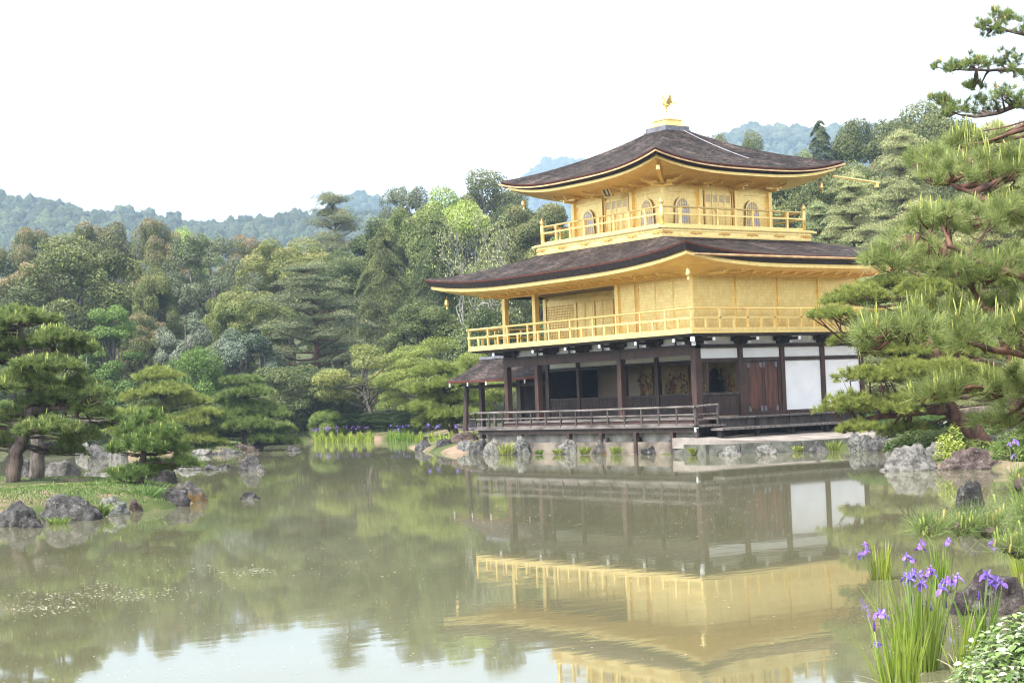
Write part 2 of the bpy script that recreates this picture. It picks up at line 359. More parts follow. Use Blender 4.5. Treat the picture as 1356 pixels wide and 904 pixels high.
# water: murky olive pond with a gentle ripple
m, N, L, b = newmat('pond_water')
tc = N.new('ShaderNodeTexCoord')
mp = N.new('ShaderNodeMapping'); mp.inputs['Rotation'].default_value = (0, 0, math.radians(-36)); mp.inputs['Scale'].default_value = (1.0, .45, 1)
L.new(tc.outputs['Object'], mp.inputs[0])
n1 = N.new('ShaderNodeTexNoise'); n1.inputs['Scale'].default_value = 2.6; n1.inputs['Detail'].default_value = 3
L.new(mp.outputs[0], n1.inputs['Vector'])
n3 = N.new('ShaderNodeTexNoise'); n3.inputs['Scale'].default_value = .12; n3.inputs['Detail'].default_value = 2
L.new(tc.outputs['Object'], n3.inputs['Vector'])
r3 = ramp(N, [(.42, (.12, .12, .12)), (.66, (1, 1, 1))]); L.new(n3.outputs[0], r3.inputs[0])
mu = N.new('ShaderNodeMath'); mu.operation = 'MULTIPLY'; L.new(n1.outputs[0], mu.inputs[0]); L.new(r3.outputs[0], mu.inputs[1])
bp = N.new('ShaderNodeBump'); bp.inputs['Strength'].default_value = .06; bp.inputs['Distance'].default_value = .02
L.new(mu.outputs[0], bp.inputs['Height']); L.new(bp.outputs[0], b.inputs['Normal'])
n4 = N.new('ShaderNodeTexNoise'); n4.inputs['Scale'].default_value = .06; n4.inputs['Detail'].default_value = 4
L.new(tc.outputs['Object'], n4.inputs['Vector'])
r4 = ramp(N, [(.35, (.084, .084, .046)), (.65, (.108, .105, .060))]); L.new(n4.outputs[0], r4.inputs[0])
L.new(r4.outputs[0], b.inputs['Base Color'])
b.inputs['Roughness'].default_value = .03; b.inputs['IOR'].default_value = 1.33; b.inputs['Specular IOR Level'].default_value = .5
df = N.new('ShaderNodeBsdfDiffuse'); df.inputs['Color'].default_value = (.12, .114, .080, 1)
n5 = N.new('ShaderNodeTexNoise'); n5.inputs['Scale'].default_value = .35; n5.inputs['Detail'].default_value = 8; n5.inputs['Roughness'].default_value = .65
L.new(mp.outputs[0], n5.inputs['Vector'])
r5 = ramp(N, [(.35, (.02, .02, .02)), (.65, (.10, .10, .10))]); L.new(n5.outputs[0], r5.inputs[0])
ms = N.new('ShaderNodeMixShader'); L.new(r5.outputs[0], ms.inputs[0]); L.new(b.outputs[0], ms.inputs[1]); L.new(df.outputs[0], ms.inputs[2])
L.new(ms.outputs[0], N['Material Output'].inputs['Surface'])
WATER = m
P = [gp(-1100, 135), gp(1600, 135), gp(2600, 1), gp(-2500, 1)]
me = mesh_np('pond_water', [(*gp(-1000, 140), 0), (*gp(1500, 140), 0), (CAM[0]+30, CAM[1]+30, 0), (CAM[0]-25, CAM[1]-45, 0)], [[0, 3, 2, 1]])
tag(link('pond_water', me, WATER), kind='structure')

GRAVEL = noisy('pale_gravel', (.42, .38, .33), (.62, .58, .53), 6, rough=.95, bump=.4, bscale=40)
def sheet(name, pts, mat, off=.03, n=14):
    "a sheet over the ground inside a quad of ground points"
    A, B, C2, D2 = [np.array(p) for p in pts]
    V = []
    for j in range(n+1):
        for i in range(n+1):
            u, v = i/n, j/n; V.append((A*(1-u)+B*u)*(1-v)+(D2*(1-u)+C2*u)*v)
    V = np.array(V); Z = ground(V)+off
    Q = [[j*(n+1)+i, j*(n+1)+i+1, (j+1)*(n+1)+i+1, (j+1)*(n+1)+i] for j in range(n) for i in range(n)]
    return tag(link(name, mesh_np(name, np.column_stack([V, Z]), Q, True), mat), kind='structure')
sheet('gravel_path', [gp(1150, 58.5+4), gp(1500, 55), gp(1500, 80), gp(1150, 82)], GRAVEL)

# haze: one closed box round everything
HAZE_DENS = .00033
hb = MB().box(-3000, 500, -1500, 2600, -6, 420)
m, N, L, b = newmat('haze'); N.remove(b)
pv = N.new('ShaderNodeVolumePrincipled'); pv.inputs['Color'].default_value = (.54, .76, 1, 1); pv.inputs['Density'].default_value = HAZE_DENS
pv.inputs['Density Attribute'].default_value = ''; pv.inputs['Temperature Attribute'].default_value = ''; pv.inputs['Color Attribute'].default_value = ''
pv.inputs['Anisotropy'].default_value = .2
L.new(pv.outputs[0], N['Material Output'].inputs['Volume'])
m.cycles.homogeneous_volume = True
tag(hb.build('haze', m), kind='stuff')
# ------------------------------------------------------------------ the golden pavilion (X east, Y north; origin = south-east ground-floor column)
B = 2.12
OFF = (-5.83, 4.24, 0.0)
PAV = thing('golden_pavilion', 'three-storey gold-leafed wooden pavilion with dark bark roofs standing at the pond edge', 'temple', OFF)
def each(name, mb, mat, parent):
    "every box or tube collected in mb becomes a sub-part of its own"
    for (v0, f0), (v1, f1) in zip(mb.pc, mb.pc[1:]+[(len(mb.v), len(mb.f))]):
        m2 = MB(); m2.v = mb.v[v0:v1]; m2.f = [tuple(i-v0 for i in f) for f in mb.f[f0:f1]]
        m2.build(name, mat, parent, False, OFF)
SPLIT = ('beam', 'gold_beam', 'gold_wall', 'back_wall', 'door_post', 'window_post', 'gold_post', 'plaster_band', 'strut')
def part(name, mb, mat, parent=PAV, smooth=False, label=None):
    if name in SPLIT: return each(name, mb, mat, parent)
    return tag(mb.build(name, mat, parent, smooth, OFF), label)
def sub(name, mb, mat, parent, smooth=False): return mb.build(name, mat, parent, smooth, OFF)
def rep(o, pts, parent=None):
    "copies of a part (with its sub-parts) at offsets"
    for p in pts:
        c = o.copy(); COL.objects.link(c); c.location = Vector(o.location)+Vector(p)
        for ch in o.children:
            d = ch.copy(); COL.objects.link(d); d.parent = c
def planex(px, y, X):
    d = ray(px, y); t = (X-CAM[0])/d[0]; return CAM+t*d
def planey(px, y, Y):
    d = ray(px, y); t = (Y-CAM[1])/d[1]; return CAM+t*d

# --- foundation
part('foundation', MB().box(-12.6, .30, -.52, 9.0, -.6, .80), STONE_W)
part('dark_void_back', MB().box(.301, .36, -.3, 9.2, .2, 1.19), WOOD_D)  # dark sheet standing in for the shade of the void under the step
part('stone_course', MB().box(-12.2, .75, -.86, -.523, -.6, .44), STONE_T)
# --- south veranda
mb = MB()
for i in range(9): mb.box(-12.72, 1.03, -1.03+i*.155, -1.03+i*.155+.147, .955+.002*(i % 2), 1.02+.003*(i % 3))
ver = part('veranda', mb, WOOD_G)
sub('fascia', MB().box(-12.62, .93, -.93, -.86, .78, .952).box(-12.62, -12.55, -.86, 3.5, .78, .952), WOOD_D, ver)
p0 = part('support_post', MB().box(-.5, -.34, -.93, -.77, -.2, .78), WOOD_D)
rep(p0, [(x+.42, 0, 0) for x in (-12.45, -9.7, -6.5, -4.5, -2.48, .82)])
mb = MB().tube([(-12.85, -.98, 1.67), (-6, -.98, 1.65), (1.12, -.98, 1.68)], .042, 8).box(-12.72, 1.02, -1.0, -.95, 1.385, 1.43).box(-12.72, 1.02, -1.005, -.945, 1.022, 1.10)
mb.tube([(.98, -1.1, 1.68), (.98, .08, 1.72)], .042, 8).box(.955, 1.005, -1., .05, 1.385, 1.43).box(.955, 1.005, -1., .05, 1.20, 1.25)
mb.tube([(-12.68, -1.1, 1.67), (-12.68, 2.2, 1.67)], .042, 8).box(-12.705, -12.655, -1., 2.2, 1.385, 1.43)
rl = part('veranda_railing', mb, WOOD_G)
mb = MB()
for i in range(15): mb.box(-12.70+i*.975-.032, -12.70+i*.975+.032, -1.012, -.948, 1.02, 1.63)
mb.box(.93, 1.03, -1.03, -.93, .40, 1.74).box(.945, 1.015, .0, .07, 1.0, 1.68)
for i in range(3): mb.box(-12.71, -12.65, .0+i*1., .06+i*1., 1.02, 1.63)
each('post', mb, WOOD_GD, rl)
sub('white_cap', MB().box(.94, 1.02, -1.035, -1.031, .80, .93).box(.92, 1.04, -1.04, -.92, .93, .953), WHITE, rl)
# --- raised floor behind the railing
fl = part('floor', MB().box(-11.9, .0, -.16, 2.06, 1.20, 1.27), WOOD_G)
sub('fascia', MB().box(-11.9, .0, -.13, -.09, 1.022, 1.198), WOOD_R, fl)
part('floor', MB().box(-11.7, -.08, 2.06, 8.5, 1.28, 1.36), WOOD_D)
# --- east engawa and step
mb = MB()
for i in range(6): mb.box(.02+i*.17, .02+i*.17+.162, .12, 9.3, 1.20+.002*(i % 2), 1.262)
en = part('side_veranda', mb, WOOD_G)
mb = MB().box(.86, .92, .12, 9.3, .84, 1.198)
for i in range(6): mb.box(.84, .96, .2+i*1.7, .34+i*1.7, .3, 1.198)
sub('fascia', mb, WOOD_GD, en)
st = part('low_step', MB().box(1.06, 1.33, -.38, 9.0, .815, .90).box(1.338, 1.64, -.38, 9.0, .815, .897), WOOD_G)
mb = MB()
for i in range(6): mb.box(1.2, 1.36, -.2+i*1.75, -.06+i*1.75, .2, .813)
each('leg', mb, WOOD_GD, st)
# --- ground floor columns
for x, y in [(0, 0), (-4.24, 0), (-9.54, 0), (-11.66, 0)] + [(0, k*B) for k in (1, 2, 3, 4)] + [(-11.66, 2.12), (-11.66, 4.24), (-11.66, 8.48), (-5.8, 8.48)]:
    h = .13 if (x, y) == (0, 0) else .115
    if x == 0 and y > 0: h = .10
    part('column', MB().box(x-h, x+h, y-h, y+h, .82 if y == 0 else .9, 3.90), WOOD_R)
for x in (-9.56, -6.6, -4.57, -2.35):
    part('column', MB().box(x-.09, x+.09, 2.02, 2.2, 1.36, 3.88), WOOD_R)
part('beam', MB().box(-11.545, -9.655, -.10, .10, 3.52, 3.86).box(-9.425, -4.355, -.10, .10, 3.52, 3.86).box(-4.125, -.13, -.10, .10, 3.52, 3.86), WOOD_R)
part('beam', MB().box(-11.76, .10, -.13, -.101, 3.80, 3.905).box(.101, .13, -.13, 8.58, 3.752, 3.885), WOOD_D)
part('beam', MB().box(-11.55, -.15, 2.06, 2.16, 3.27, 3.40), WOOD_D)
part('transom_wall', MB().box(-11.55, -.15, 2.09, 2.13, 3.402, 3.86), PLASTER)
part('ceiling', MB().box(-11.55, -.10, .12, 8.4, 3.87, 3.90), WOOD_D)
# wainscot: lattice-backed low shutters
for a, b_ in ((-11.53, -9.66), (-9.46, -6.70), (-6.50, -4.67), (-4.47, -2.45), (-2.25, -.16)):
    wsc = part('wainscot', MB().box(a, b_, 2.09, 2.13, 1.36, 2.10), WOOD_R)
    mb = MB().box(a, b_, 2.05, 2.088, 2.06, 2.14)
    n = int((b_-a)/.11)
    for i in range(n+1): mb.box(a+(b_-a)*i/n-.01, a+(b_-a)*i/n+.01, 2.07, 2.089, 1.38, 2.06)
    for i in range(6): mb.box(a, b_, 2.066, 2.07, 1.42+i*.11, 1.44+i*.11)
    sub('lattice', mb, WOOD_GD, wsc)
# interior
part('inner_wall', MB().box(-11.6, -.12, 4.62, 4.70, 1.36, 3.86), TAN)
xa, xb = planey(722, 500, 4.6)[0], planey(783, 500, 4.6)[0]
part('dark_doorway_sheet', MB().box(xa-2, xb, 4.56, 4.612, 1.36, 3.5), DARKROOM)  # near-black sheet on the back wall stands for an unlit opening
rng = random.Random(4)
for (pa, pb, nm) in ((846, 863.5, 1), (877, 911, 2), (924, 975, 3)):
    xa, xb = planey(pa, 505, 4.5)[0], planey(pb, 505, 4.5)[0]
    pt = part('painted_panel', MB().box(xa, xb, 4.53, 4.57, 1.9, 3.45), PAINTING)
    mb = MB()
    for k in range(7):
        cx = xa+(xb-xa)*rng.uniform(.12, .9); z = 2.15; pts = [(cx, 4.522, z)]
        for q in range(5): pts.append((pts[-1][0]+rng.uniform(-.12, .12), 4.522, pts[-1][2]+rng.uniform(.08, .22)))
        mb.tube(pts, [.016, .014, .012, .012, .01, .006], 5)
        for q in range(9):
            p = rng.choice(pts); r = rng.uniform(.03, .085)
            mb.grid(lambda u, v, p=p, r=r, a=rng.uniform(-.1, .1), b_=rng.uniform(-.1, .1): (p[0]+a+r*math.cos(2*PI*u)*v, 4.519, p[2]+b_+r*math.sin(2*PI*u)*v*.8), 7, 1)
    sub('painted_flowers', mb, INK, pt)
mb = MB()   # seated statue silhouette seen through the first east window
c = planey(947, 520, 4.2)
mb.lathe((c[0], 4.2, 1.5), [(.5, 0), (.52, .25), (.42, .5), (.33, .75), (.30, 1.0), (.18, 1.16), (.12, 1.22), (.17, 1.35), (.15, 1.5), (.05, 1.6)], 12)
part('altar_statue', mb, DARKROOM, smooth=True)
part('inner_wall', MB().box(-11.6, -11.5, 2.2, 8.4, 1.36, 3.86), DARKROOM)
# --- east wall
mb = MB().box(-.04, .02, 4.36, 6.26, 1.40, 3.24); part('white_panel', mb, WHITE)
part('white_panel', MB().box(-.04, .02, 6.47, 8.38, 1.40, 3.24), WHITE)
for k in range(4): part('white_panel', MB().box(-.04, .02, k*B+.12, (k+1)*B-.11, 3.385, 3.75), WHITE)
part('beam', MB().box(-.06, .07, .131, 8.58, 3.242, 3.382), WOOD_D)
part('beam', MB().box(-.06, .06, 2.22, 8.58, 1.262, 1.398), WOOD_R)
mb = MB().box(-.05, 0, .13, 2.02, 1.30, 2.10)
wsc = part('wainscot', mb, WOOD_R)
mb = MB().box(-.02, .05, .13, 2.02, 2.06, 2.15)
for i in range(18): mb.box(.002, .018, .15+i*.108, .17+i*.108, 1.34, 2.06)
for i in range(6): mb.box(.019, .022, .13, 2.02, 1.40+i*.11, 1.42+i*.11)
sub('lattice', mb, WOOD_GD, wsc)
part('window_post', MB().box(-.05, .03, .5, .56, 2.15, 3.24).box(-.05, .03, .24, .29, 2.15, 3.24), WOOD_R)
# doors
def leafdoor(y0, y1):
    mb = MB(); zb, zt = 1.40, 3.21; r = .16; yc = (y0+y1)/2
    mb.box(-.03, .03, y0, y1, zb, zt)
    dr = part('door', mb, WOOD_R)
    mb = MB(); x0, x1 = .031, .045
    hw = (y1-y0)/2-.05
    pl = []
    for q in range(25):
        a = 2*PI*q/24; c_, s_ = math.cos(a), math.sin(a)
        pl.append((yc+hw*math.copysign(abs(c_)**.45, c_), (zb+zt)/2+.82*math.copysign(abs(s_)**.32, s_)))
    n = len(pl)
    vs = [(x0, p[0], p[1]) for p in pl]+[(x1, p[0], p[1]) for p in pl]
    mb.add(vs, [tuple(range(n, 2*n))]+[(i, (i+1) % n, n+(i+1) % n, n+i) for i in range(n)])
    sub('raised_panel', mb, WOOD_DOOR, dr)
    mb = MB()
    for z in (zb, zt-.2): mb.box(.0305, .036, y0, y0+.12, z, z+.2).box(.0305, .036, y1-.12, y1, z, z+.2)
    each('corner_plate', mb, SLATE, dr)
leafdoor(2.48, 3.20); leafdoor(3.27, 3.99)
part('door_post', MB().box(-.05, .05, 2.22, 2.47, 1.40, 3.24).box(-.05, .05, 4.0, 4.14, 1.40, 3.24).box(-.045, .04, 3.202, 3.268, 1.40, 3.24), WOOD_R)
# north and west walls (seen from aside)
part('back_wall', MB().box(-11.6, -.12, 8.40, 8.46, 1.36, 3.86).box(-11.66, -11.6, 4.4, 8.4, 1.36, 3.86), WOOD_D)
# --- plaster band and brackets under the balcony
mb = MB().box(-11.6, .06, .02, .05, 3.906, 4.16).box(-.02, .012, .05, 8.5, 3.887, 4.17).box(-11.64, -11.60, .05, 8.5, 3.9, 4.16).box(-11.6, -.02, 8.45, 8.5, 3.9, 4.16)
part('plaster_band', mb, PLASTER)
mb = MB()
for k in range(6): mb.box(-k*2.12-1.09, -k*2.12-1.03, -.02, .018, 3.906, 4.16)
part('strut', mb, WOOD_D)
def bracket(dx, dy, x, y):
    "boat-shaped bracket arm pointing (dx,dy) with white-painted ends"
    px_, py_ = -dy, dx
    def bx(mb, a0, a1, s0, s1, z0, z1):
        c = [(x+dx*a+px_*s, y+dy*a+py_*s) for a in (a0, a1) for s in (s0, s1)]
        return mb.box(min(q[0] for q in c), max(q[0] for q in c), min(q[1] for q in c), max(q[1] for q in c), z0, z1)
    mb = MB(); bx(mb, .02, .22, -.40, .40, 3.99, 4.15); bx(mb, .02, .16, -.24, .24, 3.89, 3.989)
    bx(mb, .161, .55, -.06, .06, 3.90, 3.988); bx(mb, .221, .98, -.05, .05, 3.992, 4.10)
    o = part('bracket', mb, WOOD_D)
    mb = MB(); bx(mb, .551, .585, -.065, .065, 3.895, 3.985); bx(mb, .981, 1.02, -.055, .055, 3.99, 4.105)
    sub('white_tip', mb, WHITE, o); return o
for k in range(6): bracket(0, -1, -k*2.12 if k < 5 else -11.2, 0)
for k in range(1, 5): bracket(1, 0, 0, k*2.12)
bracket(1, 0, 0, 0)
mb = MB().beam((0, 0, 4.05), (.98, -.98, 4.05), .14, .14); cb = part('bracket', mb, WOOD_D)
sub('white_tip', MB().beam((.98, -.98, 4.05), (1.02, -1.02, 4.05), .15, .17).beam((.6, -.6, 3.90), (.68, -.68, 3.90), .14, .14), WHITE, cb)

# --- second storey balcony
o2 = 1.15; X0, X1, Y0, Y1 = -11.66-o2, o2, -o2, 8.48+o2
part('balcony_joists', MB().box(X0+.1, X1-.1, Y0+.1, Y1-.1, 4.165, 4.238), WOOD_D)
bal = part('balcony', MB().box(X0, X1, Y0, Y1, 4.24, 4.35), GOLD)
def railing(x0, x1, y0, y1, zb, zm, zt, nx, ny, pw, rw, parent, ext=.12, mids=True, caps=False, sides='SENW'):
    mb = MB(); posts = []
    for s in sides:
        L_ = (x1-x0) if s in 'SN' else (y1-y0); n = nx if s in 'SN' else ny
        def at(t, z): return {'S': (x0+t, y0, z), 'N': (x0+t, y1, z), 'E': (x1, y0+t, z), 'W': (x0, y0+t, z)}[s]
        dz = .004 if s in 'EW' else 0
        mb.tube([at(-ext, zt+dz), at(L_+ext, zt+dz)], rw*.62, 8)
        mb.beam(at(-ext*.7, zm+dz), at(L_+ext*.7, zm+dz), rw, rw)
        mb.beam(at(0, zb+.04+dz), at(L_, zb+.04+dz), rw*1.3, .08)
        for i in (range(n+1) if s in 'SN' else range(1, n)):
            mp = MB(); posts.append(mp)
            c = at(L_*i/n, 0); mp.box(c[0]-pw/2, c[0]+pw/2, c[1]-pw/2, c[1]+pw/2, zb+.083, zt-rw*.4)
            if caps and 0 < i < n: mp.box(c[0]-pw*.75, c[0]+pw*.75, c[1]-pw*.75, c[1]+pw*.75, zt-.12, zt-.035)
        for i in (range(n) if mids else ()):
            c = at(L_*(i+.5)/n, 0); mp = MB(); posts.append(mp); mp.box(c[0]-pw/2, c[0]+pw/2, c[1]-pw/2, c[1]+pw/2, zb+.083, zm-rw*.5)
    r = sub('railing', mb, GOLD, parent)
    for q in posts: sub('railing_post', q, GOLD, parent)
railing(X0+.04, X1-.04, Y0+.04, Y1-.04, 4.351, 4.79, 5.13, 10, 8, .07, .07, bal)

# --- second storey walls
for x, y in [(0, 0), (-4.24, 0), (-9.54, 0), (-11.66, 0)]+[(0, k*B) for k in (1, 2, 3, 4)]+[(-11.66, 2.12), (-11.66, 8.48)]:
    part('gold_column', MB().box(x-.10, x+.10, y-.10, y+.10, 4.352, 6.42), GOLD)
for k in range(4):
    y0, y1 = k*B+.102, (k+1)*B-.102
    part('gold_wall', MB().box(-.06, .03, y0, y1, 4.352, 6.28), GOLD)
part('gold_beam', MB().box(-11.75, .09, -.09, .09, 6.42, 6.60).box(-.09, .09, .092, 8.57, 6.42, 6.60).box(-.02, .06, .102, 8.38, 6.282, 6.418), GOLD)
part('gold_beam', MB().box(.031, .05, .102, 8.38, 4.355, 4.46).box(.031, .045, .102, 8.38, 5.0, 5.05), GOLD)
# south front: slatted shutters
xs = [-4.14, -3.22, -3.02, -2.08, -1.08, -.10]
for i in range(5):
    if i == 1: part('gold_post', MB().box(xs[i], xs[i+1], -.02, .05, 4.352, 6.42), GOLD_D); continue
    a, b_ = xs[i]+.004, xs[i+1]-.004
    sh = part('slatted_shutter', MB().box(a, b_, -.01, .03, 4.352, 6.30), GOLD)
    mb = MB()
    for k in range(22): mb.box(a+.03, b_-.03, -.034, -.011, 4.40+k*.088, 4.435+k*.088)
    mb.box(a, a+.028, -.036, -.011, 4.352, 6.30).box(b_-.028, b_, -.036, -.011, 4.352, 6.30)
    sub('slat', mb, GOLD, sh)
part('gold_beam', MB().box(-4.14, -.10, -.03, .05, 6.302, 6.418), GOLD)
# recess
part('gold_wall', MB().box(-11.56, -4.15, 2.12, 2.18, 4.352, 6.42).box(-4.20, -4.15, .1, 2.12, 4.352, 6.42), GOLD)
part('gold_wall', MB().box(-11.72, -11.66, 2.22, 8.38, 4.352, 6.42).box(-11.56, -.1, 8.44, 8.50, 4.352, 6.42), GOLD)
part('recess_ceiling', MB().box(-11.6, -4.2, .1, 2.12, 6.43, 6.47), TAN)
part('gold_beam', MB().box(-11.56, -4.21, 2.06, 2.118, 6.05, 6.24).box(-11.56, -4.21, 2.07, 2.118, 4.352, 4.45), GOLD)
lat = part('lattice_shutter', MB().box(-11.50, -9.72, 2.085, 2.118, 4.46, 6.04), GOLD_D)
mb = MB()
for i in range(17): mb.box(-11.5+i*.1095, -11.5+i*.1095+.038, 2.06, 2.084, 4.46, 6.04)
for i in range(15): mb.box(-11.5, -9.72, 2.05, 2.0595, 4.48+i*.109, 4.48+i*.109+.038)
sub('lattice', mb, GOLD, lat)
for a, b_ in ((-9.68, -9.5), (-8.40, -8.30), (-7.25, -7.1), (-5.9, -5.8)): part('gold_post', MB().box(a, b_, 2.05, 2.118, 4.46, 6.04), GOLD)
for a, b_ in ((-9.49, -8.96), (-8.93, -8.41), (-8.29, -7.8), (-7.77, -7.26)): part('gold_door', MB().box(a, b_, 2.09, 2.117, 4.46, 6.04).box(a+.05, b_-.05, 2.08, 2.089, 4.55, 5.95), GOLD)

# --- roofs
def roof(rect, inner, ze, zt, lift, curve, bands, soff, wall, zs, nu=44, nv=16, pw=3.4, gutter=False, label=None):
    x0, x1, y0, y1 = rect; a0, a1, b0, b1 = inner
    def per(r, u):        # u in 0..4
        s, t = int(u) % 4, u-int(u); X0_, X1_, Y0_, Y1_ = r
        return [(X0_+(X1_-X0_)*t, Y0_), (X1_, Y0_+(Y1_-Y0_)*t), (X1_-(X1_-X0_)*t, Y1_), (X0_, Y1_-(Y1_-Y0_)*t)][s]
    def lf(u):
        t = u-int(u); return lift*abs(2*t-1)**pw
    us = [s+i/nu for s in range(4) for i in range(nu)]; n = len(us)
    vs = []; fs = []
    for j in range(nv+1):
        t = j/nv
        for u in us:
            o, q = per(rect, u), per(inner, u)
            vs.append((o[0]*(1-t)+q[0]*t, o[1]*(1-t)+q[1]*t, ze+lf(u)*(1-t)**1.8+(zt-ze)*(curve*t+(1-curve)*t*t)))
    for j in range(nv):
        for i in range(n): fs.append((j*n+i, j*n+(i+1) % n, (j+1)*n+(i+1) % n, (j+1)*n+i))
    rf = part('roof', MB().add(vs, fs), ROOF, smooth=True, label=label)
    def ring(ins, dz, ls=1.0): return [(*per((x0+ins, x1-ins, y0+ins, y1-ins), u), ze+lf(u)*ls+dz) for u in us]
    def strip(rings, mat, nm, smooth=False):
        vs = []; fs = []
        for r in rings: vs += r
        for j in range(len(rings)-1):
            for i in range(n): fs.append((j*n+i, (j+1)*n+i, (j+1)*n+(i+1) % n, j*n+(i+1) % n))
        sub(nm, MB().add(vs, fs), mat, rf, smooth)
    d1, d2, d3 = bands
    strip([ring(0, 0), ring(.03, -d1)], RED_EDGE, 'red_edge')
    strip([ring(.03, -d1), ring(.16, -d2), ring(.32, -d2)], BLACK_EDGE, 'black_edge')
    strip([ring(.24, -d2+.01), ring(.24, -d3), ring(.42, -d3+.01)], GOLD, 'gold_fascia')
    wr = [(*per(wall, u), zs) for u in us]
    strip([ring(.42, -d3+.011), wr], GOLD_S, 'soffit', True)
    if gutter:
        strip([ring(-.03, -.095), ring(-.04, -.145), ring(.02, -.15), ring(.02, -.095), ring(-.03, -.095)], COPPER if gutter == 1 else GOLD, 'gutter')
    return rf
oe = 2.43
roof((-11.66-oe, oe, -oe, 8.48+oe), (-9.2, -1.7, .1, 7.6), 6.94, 7.98, .40, .75, (.06, .29, .43), 0, (-11.75, .09, -.09, 8.57), 6.34,
     label='lower dark bark roof with upturned corners')
mb = MB().tube([(oe+.06, -2.1, 6.87), (oe+.06, 3.5, 6.85), (oe+.06, 10.5, 6.86)], .045, 8)
part('gutter', mb, COPPER)
CX, CY = -5.44, 3.87; H3 = 2.75
r3 = roof((CX-4.87, CX+4.87, CY-4.87, CY+4.87), (CX-.55, CX+.55, CY-.55, CY+.55), 10.58, 12.64, .46, .72, (.05, .22, .33), 0,
     (CX-H3, CX+H3, CY-H3, CY+H3), 10.10, pw=3.0, gutter=1, label='upper pyramid-shaped dark bark roof with upturned corners')
part('spout_pole', MB().tube([(CX+4.75, CY+4.3, 10.42), (CX+4.75, CY+6.95, 10.27)], .05, 8).box(CX+4.68, CX+4.82, CY+6.7, CY+6.84, 10.08, 10.25), GOLD)
# eave brackets (curled gold arms)
def eave_arm(x, y, dx, dy, z0, reach):
    mb = MB()
    a = Vector((x, y, z0)); d = Vector((dx, dy, 0))
    mb.beam(a+d*.02, a+d*reach, .085, .09)
    mb.beam(a+d*reach+Vector((0, 0, -.045)), a+d*(reach+.14)+Vector((0, 0, .05)), .07, .07)
    part('eave_bracket', mb, GOLD)
for i in range(18): eave_arm(-.35-i*.655, -.10, 0, -1, 6.40, 1.15)
for i in range(12): eave_arm(.10, .35+i*.70, 1, 0, 6.40, 1.15)
def bell(x, y, z):
    o = part('wind_bell', MB().lathe((x, y, z-.42), [(.10, 0), (.085, .10), (.07, .2), (.03, .26), (.008, .27), (.008, .42)], 10), GOLD, smooth=True)
    sub('clapper', MB().box(x-.05, x+.05, y-.004, y+.004, z-.56, z-.44), GOLD, o)
bell(-11.66-1.75, -1.75, 6.62); bell(1.75, -1.75, 6.62); bell(1.75, 8.48+1.75, 6.62)
bell(CX-4.2, CY-4.2, 10.4); bell(CX+4.2, CY+4.2, 10.4)

# --- third storey
k3 = H3+1.10
pl = part('upper_platform', MB().box(CX-k3, CX+k3, CY-k3, CY+k3, 7.70, 8.27), GOLD)
sub('lip', MB().box(CX-k3-.09, CX+k3+.09, CY-k3-.09, CY+k3+.09, 8.272, 8.35).box(CX-k3-.30, CX+k3+.30, CY-k3-.06, CY-k3+.1, 8.25, 8.33)
    .box(CX+k3-.1, CX+k3+.06, CY-k3-.06, CY+k3+.30, 8.25, 8.335), GOLD, pl)
sub('moulding', MB().box(CX-k3-.02, CX+k3+.02, CY-k3-.02, CY+k3+.02, 7.98, 8.04).box(CX-k3-.03, CX+k3+.03, CY-k3-.03, CY+k3+.03, 8.17, 8.20), GOLD, pl)
mb = MB()
for i in range(6):
    t = -k3+.25+i*(2*k3-.5)/5
    for (x, y, ax) in ((CX+t, CY-k3-.03, 0), (CX+k3+.03, CY+t, 1)):
        for q in range(5):
            s = (q-2)*.11; h = .05-.012*abs(q-2)
            if ax == 0: mb.box(x+s-.05, x+s+.05, y-.02, y+.015, 8.105-h+.02*(q % 2), 8.105+h+.02*(q % 2))
            else: mb.box(x-.015, x+.02, y+s-.05, y+s+.05, 8.105-h+.02*(q % 2), 8.105+h+.02*(q % 2))
sub('carved_ornament', mb, GOLD_D, pl)
ub = part('upper_balcony', MB().box(CX-k3+.05, CX+k3-.05, CY-k3+.05, CY+k3-.05, 8.352, 8.37), GOLD)
railing(CX-k3+.17, CX+k3-.17, CY-k3+.17, CY+k3-.17, 8.371, 8.82, 9.08, 8, 8, .085, .06, ub, ext=0, mids=False, caps=True)
for sx in (-1, 1):
    for sy in (-1, 1):
        c = (CX+sx*(k3-.17), CY+sy*(k3-.17), 8.37)
        sub('corner_post', MB().lathe(c, [(.085, 0), (.085, .74), (.065, .76), (.065, .80), (.095, .84), (.10, .90), (.06, .98), (.02, 1.06), (.004, 1.10)], 12), GOLD, ub, True)
xs = [CX-H3+i*H3*2/3 for i in range(4)]; ys = [CY-H3+i*H3*2/3 for i in range(4)]
for i in range(4):
    for j in range(4):
        if i in (0, 3) or j in (0, 3):
            part('gold_column', MB().box(xs[i]-.085, xs[i]+.085, ys[j]-.085, ys[j]+.085, 8.352, 10.14), GOLD)
part('gold_wall', MB().box(CX-H3+.03, CX+H3-.03, CY-H3+.03, CY+H3-.03, 8.352, 10.2), GOLD)
mb = MB()
for z0, z1, o in ((9.80, 9.86, .012), (8.352, 8.44, .02), (10.10, 10.2, .02)):
    mb.box(CX-H3+.087, CX+H3-.087, CY-H3-o, CY-H3+.029, z0, z1).box(CX+H3-.029, CX+H3+o, CY-H3+.087, CY+H3-.087, z0, z1)
part('gold_beam', mb, GOLD)
